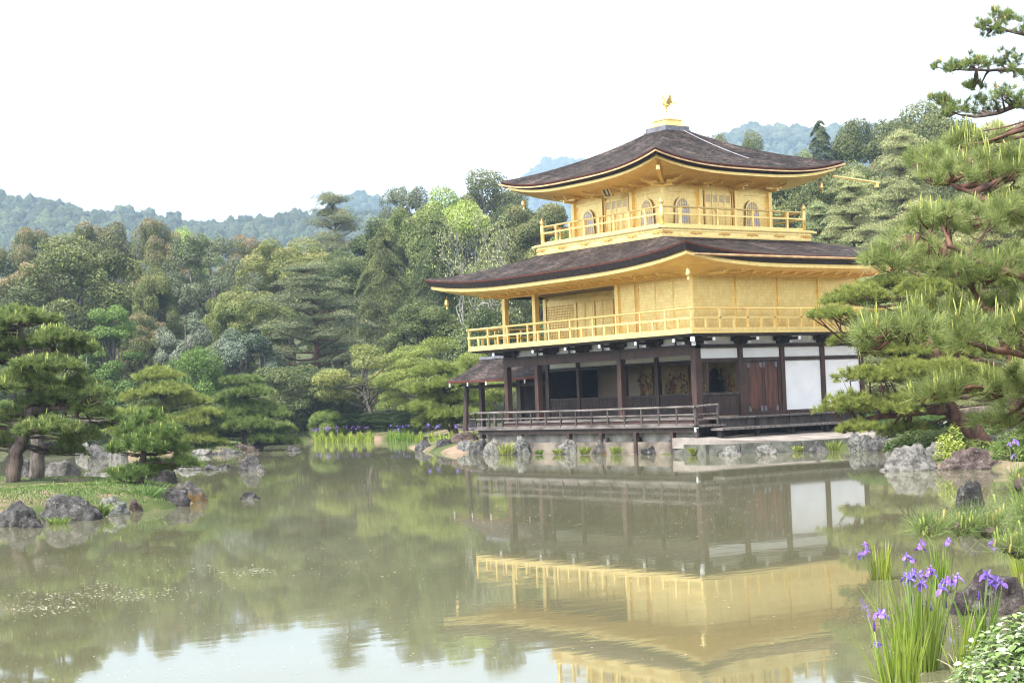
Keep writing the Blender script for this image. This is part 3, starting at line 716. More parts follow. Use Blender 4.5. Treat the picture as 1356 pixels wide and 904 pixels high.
# bracket clusters under the upper eave
for face in 'SE':
    for i in range(4):
        mb = MB()
        x, y = (xs[i], ys[0]) if face == 'S' else (xs[3], ys[i]); dx, dy = (0, -1) if face == 'S' else (1, 0)
        d = Vector((dx, dy, 0)); t = Vector((-dy, dx, 0)); p = Vector((x, y, 10.0))+d*.09
        mb.beam(p-t*.26+Vector((0, 0, .10)), p+t*.26+Vector((0, 0, .10)), .10, .08)
        mb.beam(p, p+d*.42+Vector((0, 0, .02)), .09, .10); mb.beam(p+d*.35+Vector((0, 0, .12)), p+d*.85+Vector((0, 0, .16)), .08, .09)
        mb.beam(p+d*.40-t*.22+Vector((0, 0, .11)), p+d*.40+t*.22+Vector((0, 0, .11)), .08, .08)
        mb.beam(p+d*.85+Vector((0, 0, .14)), p+d*.97+Vector((0, 0, .25)), .07, .07)
        part('eave_bracket', mb, GOLD)
for i in range(11):
    if i % 3: continue
for s in (-1.83, -.6, .6, 1.83):
    if abs(s) > 1: eave_arm(CX+s*1.1, CY-H3-.03, 0, -1, 10.10, .9)
    eave_arm(CX+H3+.03, CY+s*1.1, 1, 0, 10.10, .9)
part('eave_bracket', MB().beam((CX+H3, CY-H3, 10.16), (CX+H3+1.5, CY-H3-1.5, 10.42), .13, .16), GOLD)
# bell-shaped windows and doors
def facept(face, s, z, out):
    return (CX+s, CY-H3-out, z) if face == 'S' else (CX+H3+out, CY+s, z)
def kato(face, c):
    prof = []     # right half outline (s,z): flared foot, ogee head
    for t in np.linspace(0, 1, 9): prof.append((.37-.05*math.sin(t*PI/2), 8.46+t*.68))
    for t in np.linspace(.1, 1, 10): prof.append((.32*math.cos(t*PI/2)**.75+.0, 9.14+.36*math.sin(t*PI/2)+.05*t**4))
    out = [(c+s, z) for s, z in prof]+[(c-s, z) for s, z in reversed(prof[:-1])]
    n = len(out)
    fr = MB(); rows = []
    for sc, o in ((1.14, .030), (1.14, .048), (1.0, .048), (1.0, .030)):
        rows += [facept(face, c+(s-c)*sc, 8.40+(z-8.40)*(1+(sc-1)*.45), o) for s, z in out]
    fs = [(j*n+i, j*n+i+1, (j+1)*n+i+1, (j+1)*n+i) for j in range(3) for i in range(n-1)]
    fr.add(rows, fs); wn = part('window', fr, GOLD)
    sub('paper_pane', MB().add([facept(face, s, z, .034) for s, z in out], [tuple(range(n))]), PAPER, wn)
    bars = MB(); top = lambda s: float(np.interp(abs(s), [p[0] for p in prof[::-1]][:11], [p[1] for p in prof[::-1]][:11])) if abs(s) < .31 else 9.14
    for s in (-.24, -.12, 0, .12, .24):
        a, b_ = facept(face, c+s-.014, 8.46, .036), facept(face, c+s+.014, top(s)-.01, .05); bars.box(a[0], b_[0], a[1], b_[1], a[2], b_[2])
    for z in (8.62, 8.9, 9.18, 9.36):
        hw = .33 if z < 9.15 else (.29 if z < 9.2 else .19)
        a, b_ = facept(face, c-hw, z, .0362), facept(face, c+hw, z+.022, .046); bars.box(a[0], b_[0], a[1], b_[1], a[2], b_[2])
    sub('lattice', bars, GOLD, wn)
def doors3(face):
    def bx(mb, s0, s1, z0, z1, o0, o1):
        a, b_ = facept(face, s0, z0, o0), facept(face, s1, z1, o1); return mb.box(a[0], b_[0], a[1], b_[1], a[2], b_[2])
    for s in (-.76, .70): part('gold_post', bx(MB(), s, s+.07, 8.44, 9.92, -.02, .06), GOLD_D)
    for s0 in (-.68, -.33, .01, .35):
        mb = bx(MB(), s0, s0+.325, 8.45, 9.80, -.02, .02); dr = part('gold_door', mb, GOLD)
        mb = MB(); bx(mb, s0, s0+.05, 8.45, 9.80, .021, .04); bx(mb, s0+.275, s0+.325, 8.45, 9.80, .021, .04)
        for z in (8.45, 8.95, 9.28, 9.40, 9.74): bx(mb, s0+.051, s0+.274, z, z+.06, .021, .038)
        sub('frame', mb, GOLD, dr)
        mb = MB(); bx(mb, s0+.052, s0+.273, 9.462, 9.738, .0212, .026); sub('paper_pane', mb, PAPER, dr)
        mb = MB()
        for q in (.09, .135, .18, .225): bx(mb, s0+q+.0, s0+q+.015, 9.462, 9.738, .0265, .033)
        for z in (9.53, 9.6, 9.67): bx(mb, s0+.053, s0+.272, z, z+.012, .0335, .036)
        sub('lattice', mb, GOLD, dr)
for f in 'SE':
    kato(f, -1.83-.0); kato(f, 1.80); doors3(f)
# name board hanging tilted under the south eave
a = Vector((-5.62, .42, 10.36)); wv = Vector((.50, 0, 0)); hv = Vector((0, .26, -.50)); nv = wv.cross(hv).normalized()
if nv.y > 0: nv = -nv
def slab(mb, u0, u1, v0, v1, d0, d1):
    c = [a+wv*u+hv*v+nv*d for d in (d0, d1) for u, v in ((u0, v0), (u1, v0), (u1, v1), (u0, v1))]
    return mb.add(c, [(3,2,1,0),(4,5,6,7),(0,1,5,4),(1,2,6,5),(2,3,7,6),(3,0,4,7)])
nb = part('name_board', slab(MB(), .1, .9, .08, .92, -.03, .01), SLATE)
mb = slab(MB(), 0, .16, 0, 1, -.04, .03); slab(mb, .84, 1, 0, 1, -.04, .03); slab(mb, .161, .839, 0, .11, -.04, .03); slab(mb, .161, .839, .89, 1, -.04, .03)
sub('gold_frame', mb, GOLD, nb)
sub('centre_strip', slab(MB(), .40, .60, .2, .8, .011, .016), GOLD, nb)
# --- roof top: slate base, gold box, phoenix
def sq(mb, h, z0, z1): return mb.box(CX-h, CX+h, CY-h, CY+h, z0, z1)
fb = part('finial_base', sq(sq(MB(), .66, 12.58, 12.63), .62, 12.632, 12.78), SLATE)
sub('gold_box', sq(sq(sq(MB(), .53, 12.782, 12.86), .41, 12.862, 13.04), .46, 13.042, 13.08), GOLD, fb)
sub('spike', MB().lathe((CX, CY, 13.08), [(.10, 0), (.11, .06), (.05, .14), (.02, .2), (.02, .55)], 10), GOLD, fb, True)
def phoenix():
    z = 13.80; y0 = CY; K = .8
    mb = MB()   # body, neck and head in one tapering tube (faces south = -Y)
    mb.tube([(CX, y0+.24, z+.02), (CX, y0+.12, z-.02), (CX, y0, z-.06), (CX, y0-.12, z-.03), (CX, y0-.20, z+.07), (CX, y0-.23, z+.20), (CX, y0-.20, z+.31), (CX, y0-.225, z+.37), (CX, y0-.29, z+.36), (CX, y0-.35, z+.33)],
            [.03, .075, .115, .10, .06, .042, .036, .05, .028, .006], 10)
    bird = part('phoenix', mb, GOLD, smooth=True)
    mb = MB()
    for q in range(3): mb.beam((CX, y0-.205, z+.37), (CX, y0-.13+.05*q, z+.50-.03*q), .02, .03)
    sub('crest', mb, GOLD, bird)
    for s in (-1, 1):
        mb = MB()
        for q in range(8):
            f = q/7; p = Vector((CX+s*.07, y0-.08+.20*f, z+.01)); e = Vector((CX+s*(.14+.16*(1-f)), y0+.02+.34*f, z+.50-.34*f*f))
            mid = (p+e)/2+Vector((s*.05, 0, .03))
            mb.add([p+Vector((0, -.03, 0)), mid+Vector((0, -.035, .02)), e, mid+Vector((0, .045, -.03)), p+Vector((0, .03, -.02)),
                    p+Vector((s*.012, -.03, 0)), mid+Vector((s*.012, -.035, .02)), e+Vector((s*.01, 0, 0)), mid+Vector((s*.012, .045, -.03)), p+Vector((s*.012, .03, -.02))],
                   [(0,1,2,3,4), (9,8,7,6,5)]+[(i, (i+1) % 5, 5+(i+1) % 5, 5+i) for i in range(5)])
        sub('wing', mb, GOLD, bird)
    mb = MB()
    for q in range(5):
        f = (q-2)/2; mb.tube([(CX+f*.03, y0+.2, z), (CX+f*.10, y0+.36, z+.10-.07*abs(f)), (CX+f*.16, y0+.47, z+.05+.12*(1-abs(f))), (CX+f*.2, y0+.55, z-.10+.16*(1-abs(f)))], [.03, .028, .022, .006], 6)
    sub('tail_plume', mb, GOLD, bird, True)
    sub('leg', MB().tube([(CX-.04, y0, z-.12), (CX-.04, y0+.02, z-.22), (CX-.03, y0, z-.34)], .012, 6).tube([(CX+.04, y0, z-.12), (CX+.04, y0+.02, z-.22), (CX+.03, y0, z-.34)], .012, 6).box(CX-.08, CX+.08, y0-.08, y0+.08, z-.36, z-.33), GOLD, bird)
phoenix()
for o in list(bpy.data.objects):
    if o.name.startswith('phoenix'):
        o.scale = (.8, .8, .8); o.location = (.2*(CX-OFF[0]), .2*(CY-OFF[1]), .2*13.45-0)
pts = []
for i in range(13):
    t = i/12; x = CX+.55+(4.15-.55)*t*.86; y = CY-.9+2.6*t
    pts.append((x, y))
def roof3z(x, y):
    r = max(abs(x-CX), abs(y-CY)); t = (4.87-r)/(4.87-.55); return 10.58+(12.64-10.58)*(.72*t+.28*t*t)
a, b_ = planex(905, 165, -4.75), planex(992, 217, -1.85)
pts = [(a[0]*(1-t)+b_[0]*t, a[1]*(1-t)+b_[1]*t) for t in np.linspace(0, 1, 14)]
part('roof_wire', MB().tube([(x, y, roof3z(x, y)+.04) for x, y in pts], .011, 6), STEEL)

# --- west porch
px0, px1, yr, he, hr = -18.6, -11.9, 3.6, 3.10, 4.10
po = part('side_porch', MB().box(-18.3, -12.0, 2.3, 5.1, .92, 1.0), WOOD_G)
mb = MB()
def prf(u, v, s): t = v; return (px0-.1+(px1-px0)*u, yr+s*(2.0*(1-t)+.02), he+(hr-he)*(.6*t+.4*t*t)+.05*abs(2*u-1)**3*(1-t))
mb.grid(lambda u, v: prf(u, v, -1), 20, 8); mb.grid(lambda u, v: prf(1-u, v, 1), 20, 8)
sub('porch_roof', mb, ROOF, po, True)
mb = MB()
for s in (-1, 1):
    mb.grid(lambda u, v: (prf(u, 0, s)[0], prf(u, 0, s)[1]-s*.04*v, prf(u, 0, s)[2]-.10*v), 20, 1)
    mb.grid(lambda u, v: (prf(0, u, s)[0]+.02*v, prf(0, u, s)[1], prf(0, u, s)[2]-.12*v), 8, 1)
    mb.grid(lambda u, v: (px0-.05+(px1-px0)*u, yr+s*(1.95*(1-v)), he-.10+(hr-he-.05)*v*.9), 4, 1)
sub('eave_edge', mb, RED_EDGE, po)
sub('ridge', MB().box(px0-.2, px1, yr-.12, yr+.12, hr-.03, hr+.10), SLATE, po)
mb = MB()
for i in range(5): mb.box(px0+.1+i*1.45, px0+.16+i*1.45, yr-2.03, yr-1.99, he-.24, he-.08)
each('white_tip', mb, WHITE, po)
mb = MB()
for x in (-17.4, -14.4): mb.box(x-.1, x+.1, 2.5, 2.7, -.3, 3.2).box(x-.1, x+.1, 4.6, 4.8, -.3, 3.2)
mb.tube([(-18.3, 2.2, -.3), (-18.25, 2.25, 1.5), (-18.1, 2.3, 3.2)], [.13, .12, .10], 10)
each('porch_post', mb, WOOD_D, po)
sub('porch_beam', MB().box(-18.4, -12, 2.53, 2.67, 2.75, 2.90).box(-18.4, -12, 4.63, 4.77, 2.75, 2.90), WOOD_D, po)
mb = MB().box(-18.2, -12.2, 2.36, 2.42, 1.60, 1.66).box(-18.2, -12.2, 2.37, 2.41, 1.35, 1.39).box(-18.2, -12.2, 4.96, 5.02, 1.60, 1.66).box(-18.2, -12.2, 4.97, 5.01, 1.35, 1.39)
for i in range(7): mb.box(-18.2+i, -18.14+i, 2.365, 2.415, 1.0, 1.6).box(-18.2+i, -18.14+i, 4.965, 5.015, 1.0, 1.6)
sub('porch_railing', mb, WOOD_G, po)

# --- stone landing in front of the east side
tp = [(-.25, -.9), (1.75, -1.15), (3.35, 1.7), (3.65, 5.0), (4.1, 9.6), (.1, 9.6)]
ter = thing('stone_terrace', 'low flat stone landing along the water before the pavilion steps', 'terrace', (0, 0, 0))
SLAB = noisy('landing_slabs', (.15, .13, .115), (.27, .24, .215), 1.6, rough=.9, bump=.3, bscale=12)
zt_ = lambda x: .368+.22*min(1, max(0, (3.2-x)/2.2))
vs = []; fs = []; cols = 7
for j in range(9):
    y = -1.1+j*1.3375; xo = np.interp(y, [p[1] for p in tp[1:5]], [p[0] for p in tp[1:5]])-.03
    for i in range(cols): x = -.2+(xo+.2)*i/(cols-1); vs.append((x, y, zt_(x)+.012*math.sin(i*2.3+j*1.7)))
for j in range(8):
    for i in range(cols-1): fs.append((j*cols+i, j*cols+i+1, (j+1)*cols+i+1, (j+1)*cols+i))
rim = [i for i in range(cols)]+[j*cols+cols-1 for j in range(1, 9)]+[8*cols+i for i in range(cols-2, -1, -1)]
n0 = len(vs); vs += [(vs[k][0], vs[k][1], .22) for k in rim]
for k in range(len(rim)-1): fs.append((rim[k], n0+k, n0+k+1, rim[k+1]))
MB().add(vs, fs).build('slab_top', SLAB, ter)
MB().prism([(x*.97, y+.05) for x, y in tp], -.3, .30).build('core', STONE_T, ter)
KERB = noisy('landing_kerb', (.045, .048, .040), (.13, .13, .11), 3, rough=.9, bump=.5, bscale=10)
for i in range(0, 4):
    p, q = Vector((*tp[i], .08)), Vector((*tp[i+1], .08)); n = 3
    for k in range(n):
        a = p.lerp(q, k/n+.006); b_ = p.lerp(q, (k+1)/n-.006)
        MB().beam(a, b_, .24, .56).build('kerb_stone', KERB, ter)
        MB().beam(a+Vector((.1, -.03, -.22)), b_+Vector((.1, -.03, -.22)), .30, .28).build('footing_stone', KERB, ter)

# ------------------------------------------------------------------ rocks
def rock_mesh(seed, sx, sy, sz, facet=.8, rough=.24, flat=0):
    "unit icosphere cut by random planes, roughened with fractal noise; base sinks below z=0"
    import bmesh
    rng = random.Random(seed); bm = bmesh.new(); bmesh.ops.create_icosphere(bm, subdivisions=5 if max(sx, sz) > .9 else 4, radius=1)
    pl = []
    for k in range(11):
        a = rng.uniform(0, 2*PI); z = rng.uniform(-.1, 1); r = math.sqrt(max(0, 1-z*z))
        pl.append((Vector((r*math.cos(a), r*math.sin(a), z)), rng.uniform(.58, .92)))
    if flat: pl.append((Vector((rng.uniform(-.1, .1), rng.uniform(-.1, .1), 1)).normalized(), 1-flat))
    o = Vector((seed*3.1, seed*1.7, seed*.9))
    for v in bm.verts:
        p = v.co.copy()
        for n_, d in pl:
            e = p.dot(n_)-d
            if e > 0: p -= n_*e*facet*1.6 if facet < .6 else n_*e*.97
        f = noise.fractal(p*1.5+o, 1.0, 2.0, 3)*rough+noise.fractal(p*4.5+o, .9, 2.1, 4)*rough*.55+noise.fractal(p*13+o, .8, 2.2, 3)*rough*.22
        v.co = p*(1+f)
    zm = max(v.co.z for v in bm.verts); xm = max(abs(v.co.x) for v in bm.verts); ym = max(abs(v.co.y) for v in bm.verts)
    for v in bm.verts:
        c = v.co
        z = c.z/zm
        v.co = Vector((c.x/xm*sx, c.y/ym*sy, z*sz if z > 0 else z*sz*.6))
    bmesh.ops.delete(bm, geom=[v for v in bm.verts if v.co.z < -.5*sz], context='VERTS')
    me = bpy.data.meshes.new('rock'); bm.to_mesh(me); bm.free()
    me.polygons.foreach_set('use_smooth', np.ones(len(me.polygons), bool)); return me
RV = math.atan2(RH[1], RH[0])
def rock(seed, px, D, wpx, hpx, mat, label, z=0, facet=.8, depth=.75, rough=.24, flat=0, group=None, rz=None):
    "px = photo column of the centre, D = distance, wpx/hpx = its size in photo pixels"
    s = D/FPX; sx, sz = wpx*s/2, hpx*s
    me = rock_mesh(seed, sx, sx*depth, sz, facet, rough, flat)
    x, y = gp(px, D+sx*depth*.6)
    o = link('rock', me, RK[mat], None, (x, y, z-.03)); o.rotation_euler = (0, 0, RV+(rz if rz is not None else random.Random(seed).uniform(-.25, .25)))
    return tag(o, label, 'rock', group)
ROCKS = [
 # near-left islet
 (1, 16, 33.6, 62, 36, 'grey', 'grey boulder cut by the photo edge on the pine islet shore', {}),
 (2, 32, 33.0, 36, 17, 'dark', 'small dark pointed stone in front of the edge boulder', {}),
 (3, 83, 34.6, 78, 38, 'grey', 'largest domed grey boulder at the front of the pine islet', dict(facet=.3, depth=.7)),
 (4, 141, 36.2, 46, 26, 'blue', 'angular blue-grey stone right beside the large domed boulder', dict(facet=.8)),
 (5, 171, 36.9, 20, 20, 'brown', 'small brown mossy stone between the angular stone and the ferns', {}),
 (6, 217, 38.4, 50, 27, 'dark', 'dark low stone at the tip of the pine islet', {}),
 (7, 246, 40.0, 50, 31, 'lichen', 'pale rounded stone with yellow lichen at the islet tip', dict(facet=.4)),
 (8, 79, 46.5, 56, 27, 'pale', 'broad pale flat-topped rock behind the big pine trunks', dict(z=.45, facet=.8, flat=.3)),
 (9, 206, 43.4, 42, 30, 'dark', 'dark steep rock behind the small islet pine', dict(z=.35, facet=.7)),
 (10, 28, 49.5, 36, 34, 'grey', 'upright grey rock hidden behind the leaning pine trunk', dict(z=.4)),
 (11, 112, 36.2, 20, 12, 'mossy', 'small mossy stone tucked below the domed boulder', {}),
 # shoal and lone stones
 (12, 243, 62.5, 36, 10, 'pale', 'pale low stone of the shoal behind the islet tip', {}),
 (13, 274, 62.0, 30, 9, 'grey', 'flat grey shoal stone just off the islet tip', {}),
 (14, 293, 63.0, 18, 7, 'dark', 'smallest dark stone at the outer end of the shoal', {}),
 (15, 128, 56, 42, 11, 'pale', 'low pale stone in the channel behind the islet', dict(z=.05)),
 (16, 326, 59.5, 28, 25, 'grey', 'solitary pointed grey rock rising from the open pond', dict(facet=.9)),
 (17, 339, 59.2, 13, 10, 'pale', 'small round stone touching the solitary pointed rock', {}),
 (18, 323, 40.5, 34, 11, 'dark', 'flat dark stone lying alone in the near pond', dict(rough=.3)),
 (19, 382, 86, 20, 8, 'dark', 'tiny dark stone alone in the far pond', {}),
 # far islet
 (20, 109, 92, 24, 20, 'pale', 'pale rock at the far islet end nearest the big pine', {}),
 (21, 130, 86, 34, 20, 'grey', 'grey humped rock on the far islet shore', {}),
 (22, 154, 84.5, 28, 18, 'pale', 'light rock beside the humped one on the far islet', {}),
 (23, 262, 84.5, 28, 9, 'pale', 'low pale stone under the bright green pine', {}),
 (24, 296, 85, 44, 9, 'grey', 'long flat grey stone at the far islet edge', {}),
 (25, 320, 86.5, 36, 13, 'brown', 'brown flat rock at the foot of the dark islet pine', {}),
 (26, 337, 87.5, 16, 14, 'grey', 'upright grey stone at the end of the far islet', {}),
 # west of the pavilion
 (27, 557, 76, 24, 15, 'grey', 'grey pointed stone by the irises at the water', dict(facet=.8)),
 (28, 584, 74, 26, 20, 'dark', 'dark squat stone between the irises and the porch', {}),
 (29, 572, 80, 44, 13, 'mossy', 'mossy flat stone behind the waterside stones', dict(z=.25)),
 (30, 612, 70.6, 34, 19, 'blue', 'low bluish stone just below the west porch', {}),
 (31, 612, 74, 42, 20, 'brown', 'brown sloping rock under the porch posts', dict(z=.25)),
 (32, 630, 68.6, 26, 22, 'grey', 'grey rock under the end of the veranda', dict(facet=.8)),
 (33, 650, 67.6, 28, 22, 'pale', 'pale square rock at the foundation corner', dict(facet=.8)),
 (34, 687, 66.2, 26, 26, 'blue', 'tilted striped grey rock below the veranda', dict(facet=.9)),
 (35, 749, 64.4, 28, 21, 'pale', 'pale blocky rock supporting a veranda post', dict(facet=.8)),
 (36, 796, 63, 28, 23, 'lichen', 'speckled light rock with a dark side below the railing', dict(facet=.9)),
 (37, 843, 61.7, 26, 28, 'dark', 'tall dark rounded rock against the foundation', dict(facet=.4)),
 (38, 857, 60.6, 24, 12, 'dark', 'low dark stone in the water before the tall one', {}),
 (39, 894, 60.2, 36, 26, 'red', 'reddish pointed rock near the veranda corner', dict(facet=.6)),
 (40, 908, 59.2, 26, 16, 'brown', 'brown sloping stone beside the reddish pointed rock', {}),
 # landing
 (41, 962, 56.6, 28, 14, 'pale', 'white-topped round stone in the water off the landing', dict(facet=.4)),
 (42, 1012, 56.2, 30, 14, 'pale', 'blocky pale stone in the water beside the landing', dict(facet=.8)),
 (43, 1076, 56.6, 26, 17, 'grey', 'square grey stone standing at the landing kerb', dict(facet=.95)),
 (44, 1134, 56.2, 30, 27, 'blue', 'bluish rock at the end of the landing', dict(facet=.8)),
 (45, 1160, 55, 26, 22, 'grey', 'grey rock under the low pine branch', {}),
 (46, 1181, 54.0, 30, 25, 'pale', 'light faceted rock in the cove by the pine', dict(facet=.8)),
 # right bank
 (47, 1205, 42.0, 72, 37, 'pale', 'big light grey faceted boulder at the water under the pine', dict(facet=.7)),
 (48, 1232, 43.4, 40, 40, 'pale', 'pale rock leaning behind the big light boulder', dict(z=-.1)),
 (49, 1286, 41.4, 96, 31, 'red', 'long low reddish boulder in front of the pine trunk', dict(facet=.4, depth=.5)),
 (50, 1276, 26.4, 46, 54, 'dark', 'black upright rock with white specks standing in the water', dict(facet=.5, rough=.2)),
 (51, 1294, 15.4, 92, 64, 'purple', 'large purplish flat-topped rock behind the iris flowers', dict(facet=.9, flat=.25)),
 (52, 1332, 44, 28, 40, 'grey', 'upright grey stone standing on the bank below the pine', dict(z=.35, facet=.8)),
 (53, 1338, 14.2, 50, 34, 'brown', 'low brown stone half hidden by the variegated shrub', {}),
 (54, 1308, 46, 30, 22, 'pale', 'pale stone on the bank beside the upright stone', dict(z=.3)),
]
for sd, px, D, wpx, hpx, mat, lab, kw in ROCKS:
    wpx *= {47: 1.5, 49: 1.15}.get(sd, 1.28 if 30 <= sd <= 46 else 1.18)
    rock(sd, px, D, wpx, hpx, mat, lab, **kw)

# ------------------------------------------------------------------ foliage builders
FINE, DENS = .64, 2.1      # leaf size and leaf count factors
def leafcloud(name, C, Nn, size, tone, aspect=.6, jitter=.5, rng=None):
    "diamond leaf faces: C centres (n,3), Nn facing directions, size (n,), tone (n,2)"
    n = len(C); rng = rng or np.random.default_rng(0)
    Nn = Nn+rng.normal(0, jitter, (n, 3)); Nn /= np.linalg.norm(Nn, axis=1, keepdims=True)+1e-9
    a = rng.normal(0, 1, (n, 3)); T = np.cross(Nn, a); T /= np.linalg.norm(T, axis=1, keepdims=True)+1e-9
    Bt = np.cross(Nn, T); s = size[:, None]
    V = np.stack([C-T*s*.5, C+Bt*s*aspect*.5+T*s*.05, C+T*s*.5, C-Bt*s*aspect*.5+T*s*.05], 1).reshape(-1, 3)
    return mesh_np(name, V, np.arange(4*n).reshape(n, 4), False, np.repeat(np.asarray(tone), 4, 0))
def needlecloud(name, C, D, length, width, tone, rng):
    "thin triangles from C along D"
    n = len(C); D = D/(np.linalg.norm(D, axis=1, keepdims=True)+1e-9)
    a = rng.normal(0, 1, (n, 3)); S_ = np.cross(D, a); S_ /= np.linalg.norm(S_, axis=1, keepdims=True)+1e-9
    w_ = (width*.5)[:, None] if hasattr(width, '__len__') else width*.5
    V = np.stack([C-S_*w_, C+S_*w_, C+D*length[:, None]], 1).reshape(-1, 3)
    return mesh_np(name, V, np.arange(3*n).reshape(n, 3), False, np.repeat(np.asarray(tone), 3, 0))
def unit(rng, n, zmin=-1, zmax=1):
    z = rng.uniform(zmin, zmax, n); a = rng.uniform(0, 2*PI, n); r = np.sqrt(1-z*z)
    return np.stack([r*np.cos(a), r*np.sin(a), z], 1)
def bent(p, q, rng, sag=.12, n=5):
    p, q = np.array(p, float), np.array(q, float); L_ = np.linalg.norm(q-p)
    o = rng.normal(0, sag*L_, 3)*np.array([1, 1, .6])
    return [p*(1-t)+q*t+o*math.sin(PI*t)+rng.normal(0, .015*L_, 3)*(0 < t < 1) for t in np.linspace(0, 1, n)]

def k_billow(seed, H=14, R=5, z0=1.2, nc=46, nl=24000, ls=.34, cr=.30, tip=0., top=1.0, mat=None, bark=None, squash=.8, aspect=.6, open_=0.0):
    "broad-leaved crown of leaf clumps on a limbed trunk"
    nl = int(nl*DENS); ls = ls*FINE
    rng = np.random.default_rng(seed)
    d = unit(rng, nc, -.75, 1); zc = z0+(H-z0)*.52; hh = (H-z0)*.5
    rad = rng.uniform(.62, .86, nc)
    prof = np.where(d[:, 2] > 0, 1, 1-.15*d[:, 2]**2)
    cc = np.stack([d[:, 0]*R*rad*prof, d[:, 1]*R*rad*prof, zc+d[:, 2]*hh*rad*.98*top], 1)
    rr = R*cr*rng.uniform(.6, 1.25, nc)
    w_ = rr**2/np.sum(rr**2); k = rng.choice(nc, nl, p=w_)
    u = unit(rng, nl, -.55, 1); rs = rng.uniform(.55, 1.08, nl)**.6
    C = cc[k]+u*(rr[k]*rs)[:, None]*np.array([1, 1, squash])
    C += .10*R*np.stack([np.sin(C[:, 1]*2.1+seed), np.cos(C[:, 2]*1.9), .5*np.sin(C[:, 0]*2.4)], 1)*.5
    nrm = u*.8+np.array([0, 0, .35])
    tone = np.clip(.5+rng.normal(0, .17, nl)+rng.normal(0, .13, nc)[k], 0, 1)
    tipf = np.clip((u[:, 2]-.25)*1.7, 0, 1)*np.clip(rng.normal(.75, .35, nc), 0, 1)[k]*tip*np.clip((C[:, 2]-H*.38)/(H*.3), 0, 1)
    tipf = tipf*rng.uniform(.4, 1, nl)
    crown = leafcloud('crown', C, nrm, ls*rng.uniform(.6, 1.3, nl), np.stack([tone, tipf], 1), aspect, .55, rng); crown.materials.append(mat)
    mb = MB(); th = [(0, 0, -.6)]
    for t in (.2, .4, .6, .85): th.append((rng.normal(0, .05*R), rng.normal(0, .05*R), H*t))
    r0 = H*.018+.06; mb.tube(th, [r0*1.25, r0, r0*.8, r0*.55, r0*.2], 9)
    for i in rng.choice(nc, min(nc, 22), replace=False):
        t = rng.uniform(.18, .6); b0 = np.array([np.interp(t*H, [q[2] for q in th], [q[j] for q in th]) for j in (0, 1)]+[t*H])
        if cc[i, 2] < b0[2]: b0[2] = max(.6, cc[i, 2]*.6)
        mb.tube(bent(b0, cc[i], rng), [r0*.42, r0*.34, r0*.25, r0*.17, r0*.08], 6)
    trunk = mb.mesh('trunk', True); trunk.materials.append(bark); return crown, trunk, H, R

def k_pads(seed, H=12, R=5, nb=26, z0=.28, nl=16000, ls=.30, mat=None, bark=None, lean=.06, pad=.32, flat=.28, tipf=.0, prof=.9, wob=.12, aspect=.35):
    "layered pine: leaning trunk, near-level limbs each ending in flat needle pads"
    nl = int(nl*DENS); ls = ls*FINE
    rng = np.random.default_rng(seed)
    ph = rng.uniform(0, 6.28); zs = np.linspace(0, 1, 9)
    th = np.stack([R*lean*np.sin(zs*4+ph)*zs*2, R*lean*np.cos(zs*3.1+ph)*zs*2, zs*H*.97-.4*(zs == 0)], 1)
    mb = MB(); r0 = H*.016+.05
    mb.tube(th, [r0*(1.2-t*1.1)+.01 for t in zs], 9)
    C = []; Nn = []; T = []; per = nl//(nb*3)
    for i in range(nb):
        t = z0+(1-z0)*(i+.5)/nb; a = i*2.4+rng.uniform(-.4, .4)
        L_ = R*(1-(t-z0)/(1-z0))**prof*rng.uniform(.7, 1.1)+R*.12
        b0 = np.array([np.interp(t, zs, th[:, 0]), np.interp(t, zs, th[:, 1]), t*H*.96])
        e = b0+np.array([math.cos(a)*L_, math.sin(a)*L_, L_*rng.uniform(-wob, wob*1.15)])
        pts = bent(b0, e, rng, .06); mb.tube(pts, [r0*.36, r0*.3, r0*.22, r0*.15, r0*.06], 6)
        for q in range(3):
            f = (1.0, .72, .5)[q]; c = b0+(e-b0)*f+np.array([rng.normal(0, .12*L_), rng.normal(0, .12*L_), .05])
            pr = (pad*R*rng.uniform(.6, 1.05))*(.75+.25*(1-t))*(1 if q == 0 else .8)
            n = int(per*rng.uniform(.7, 1.3)); aa = rng.uniform(0, 2*PI, n); rr = np.sqrt(rng.uniform(0, 1, n))
            lob = 1+.22*np.sin(aa*3+rng.uniform(0, 6))+.12*np.sin(aa*7+rng.uniform(0, 6))
            x = rr*np.cos(aa)*pr*lob; y = rr*np.sin(aa)*pr*lob; zz = (1-rr**2)*pr*flat*rng.uniform(.3, 1, n)
            C.append(np.stack([c[0]+x, c[1]+y, c[2]+zz], 1)); Nn.append(np.stack([x/pr*.6, y/pr*.6, np.full(n, .8)], 1))
            tn = np.clip(.5+rng.normal(0, .18, n)+rng.normal(0, .1), 0, 1); T.append(np.stack([tn, tipf*np.clip(zz/(pr*flat), 0, 1)*rng.uniform(0, 1, n)], 1))
    C = np.concatenate(C); Nn = np.concatenate(Nn); T = np.concatenate(T)
    crown = leafcloud('crown', C, Nn, ls*rng.uniform(.6, 1.3, len(C)), T, aspect, .7, rng); crown.materials.append(mat)
    trunk = mb.mesh('trunk', True); trunk.materials.append(bark); return crown, trunk, H, R

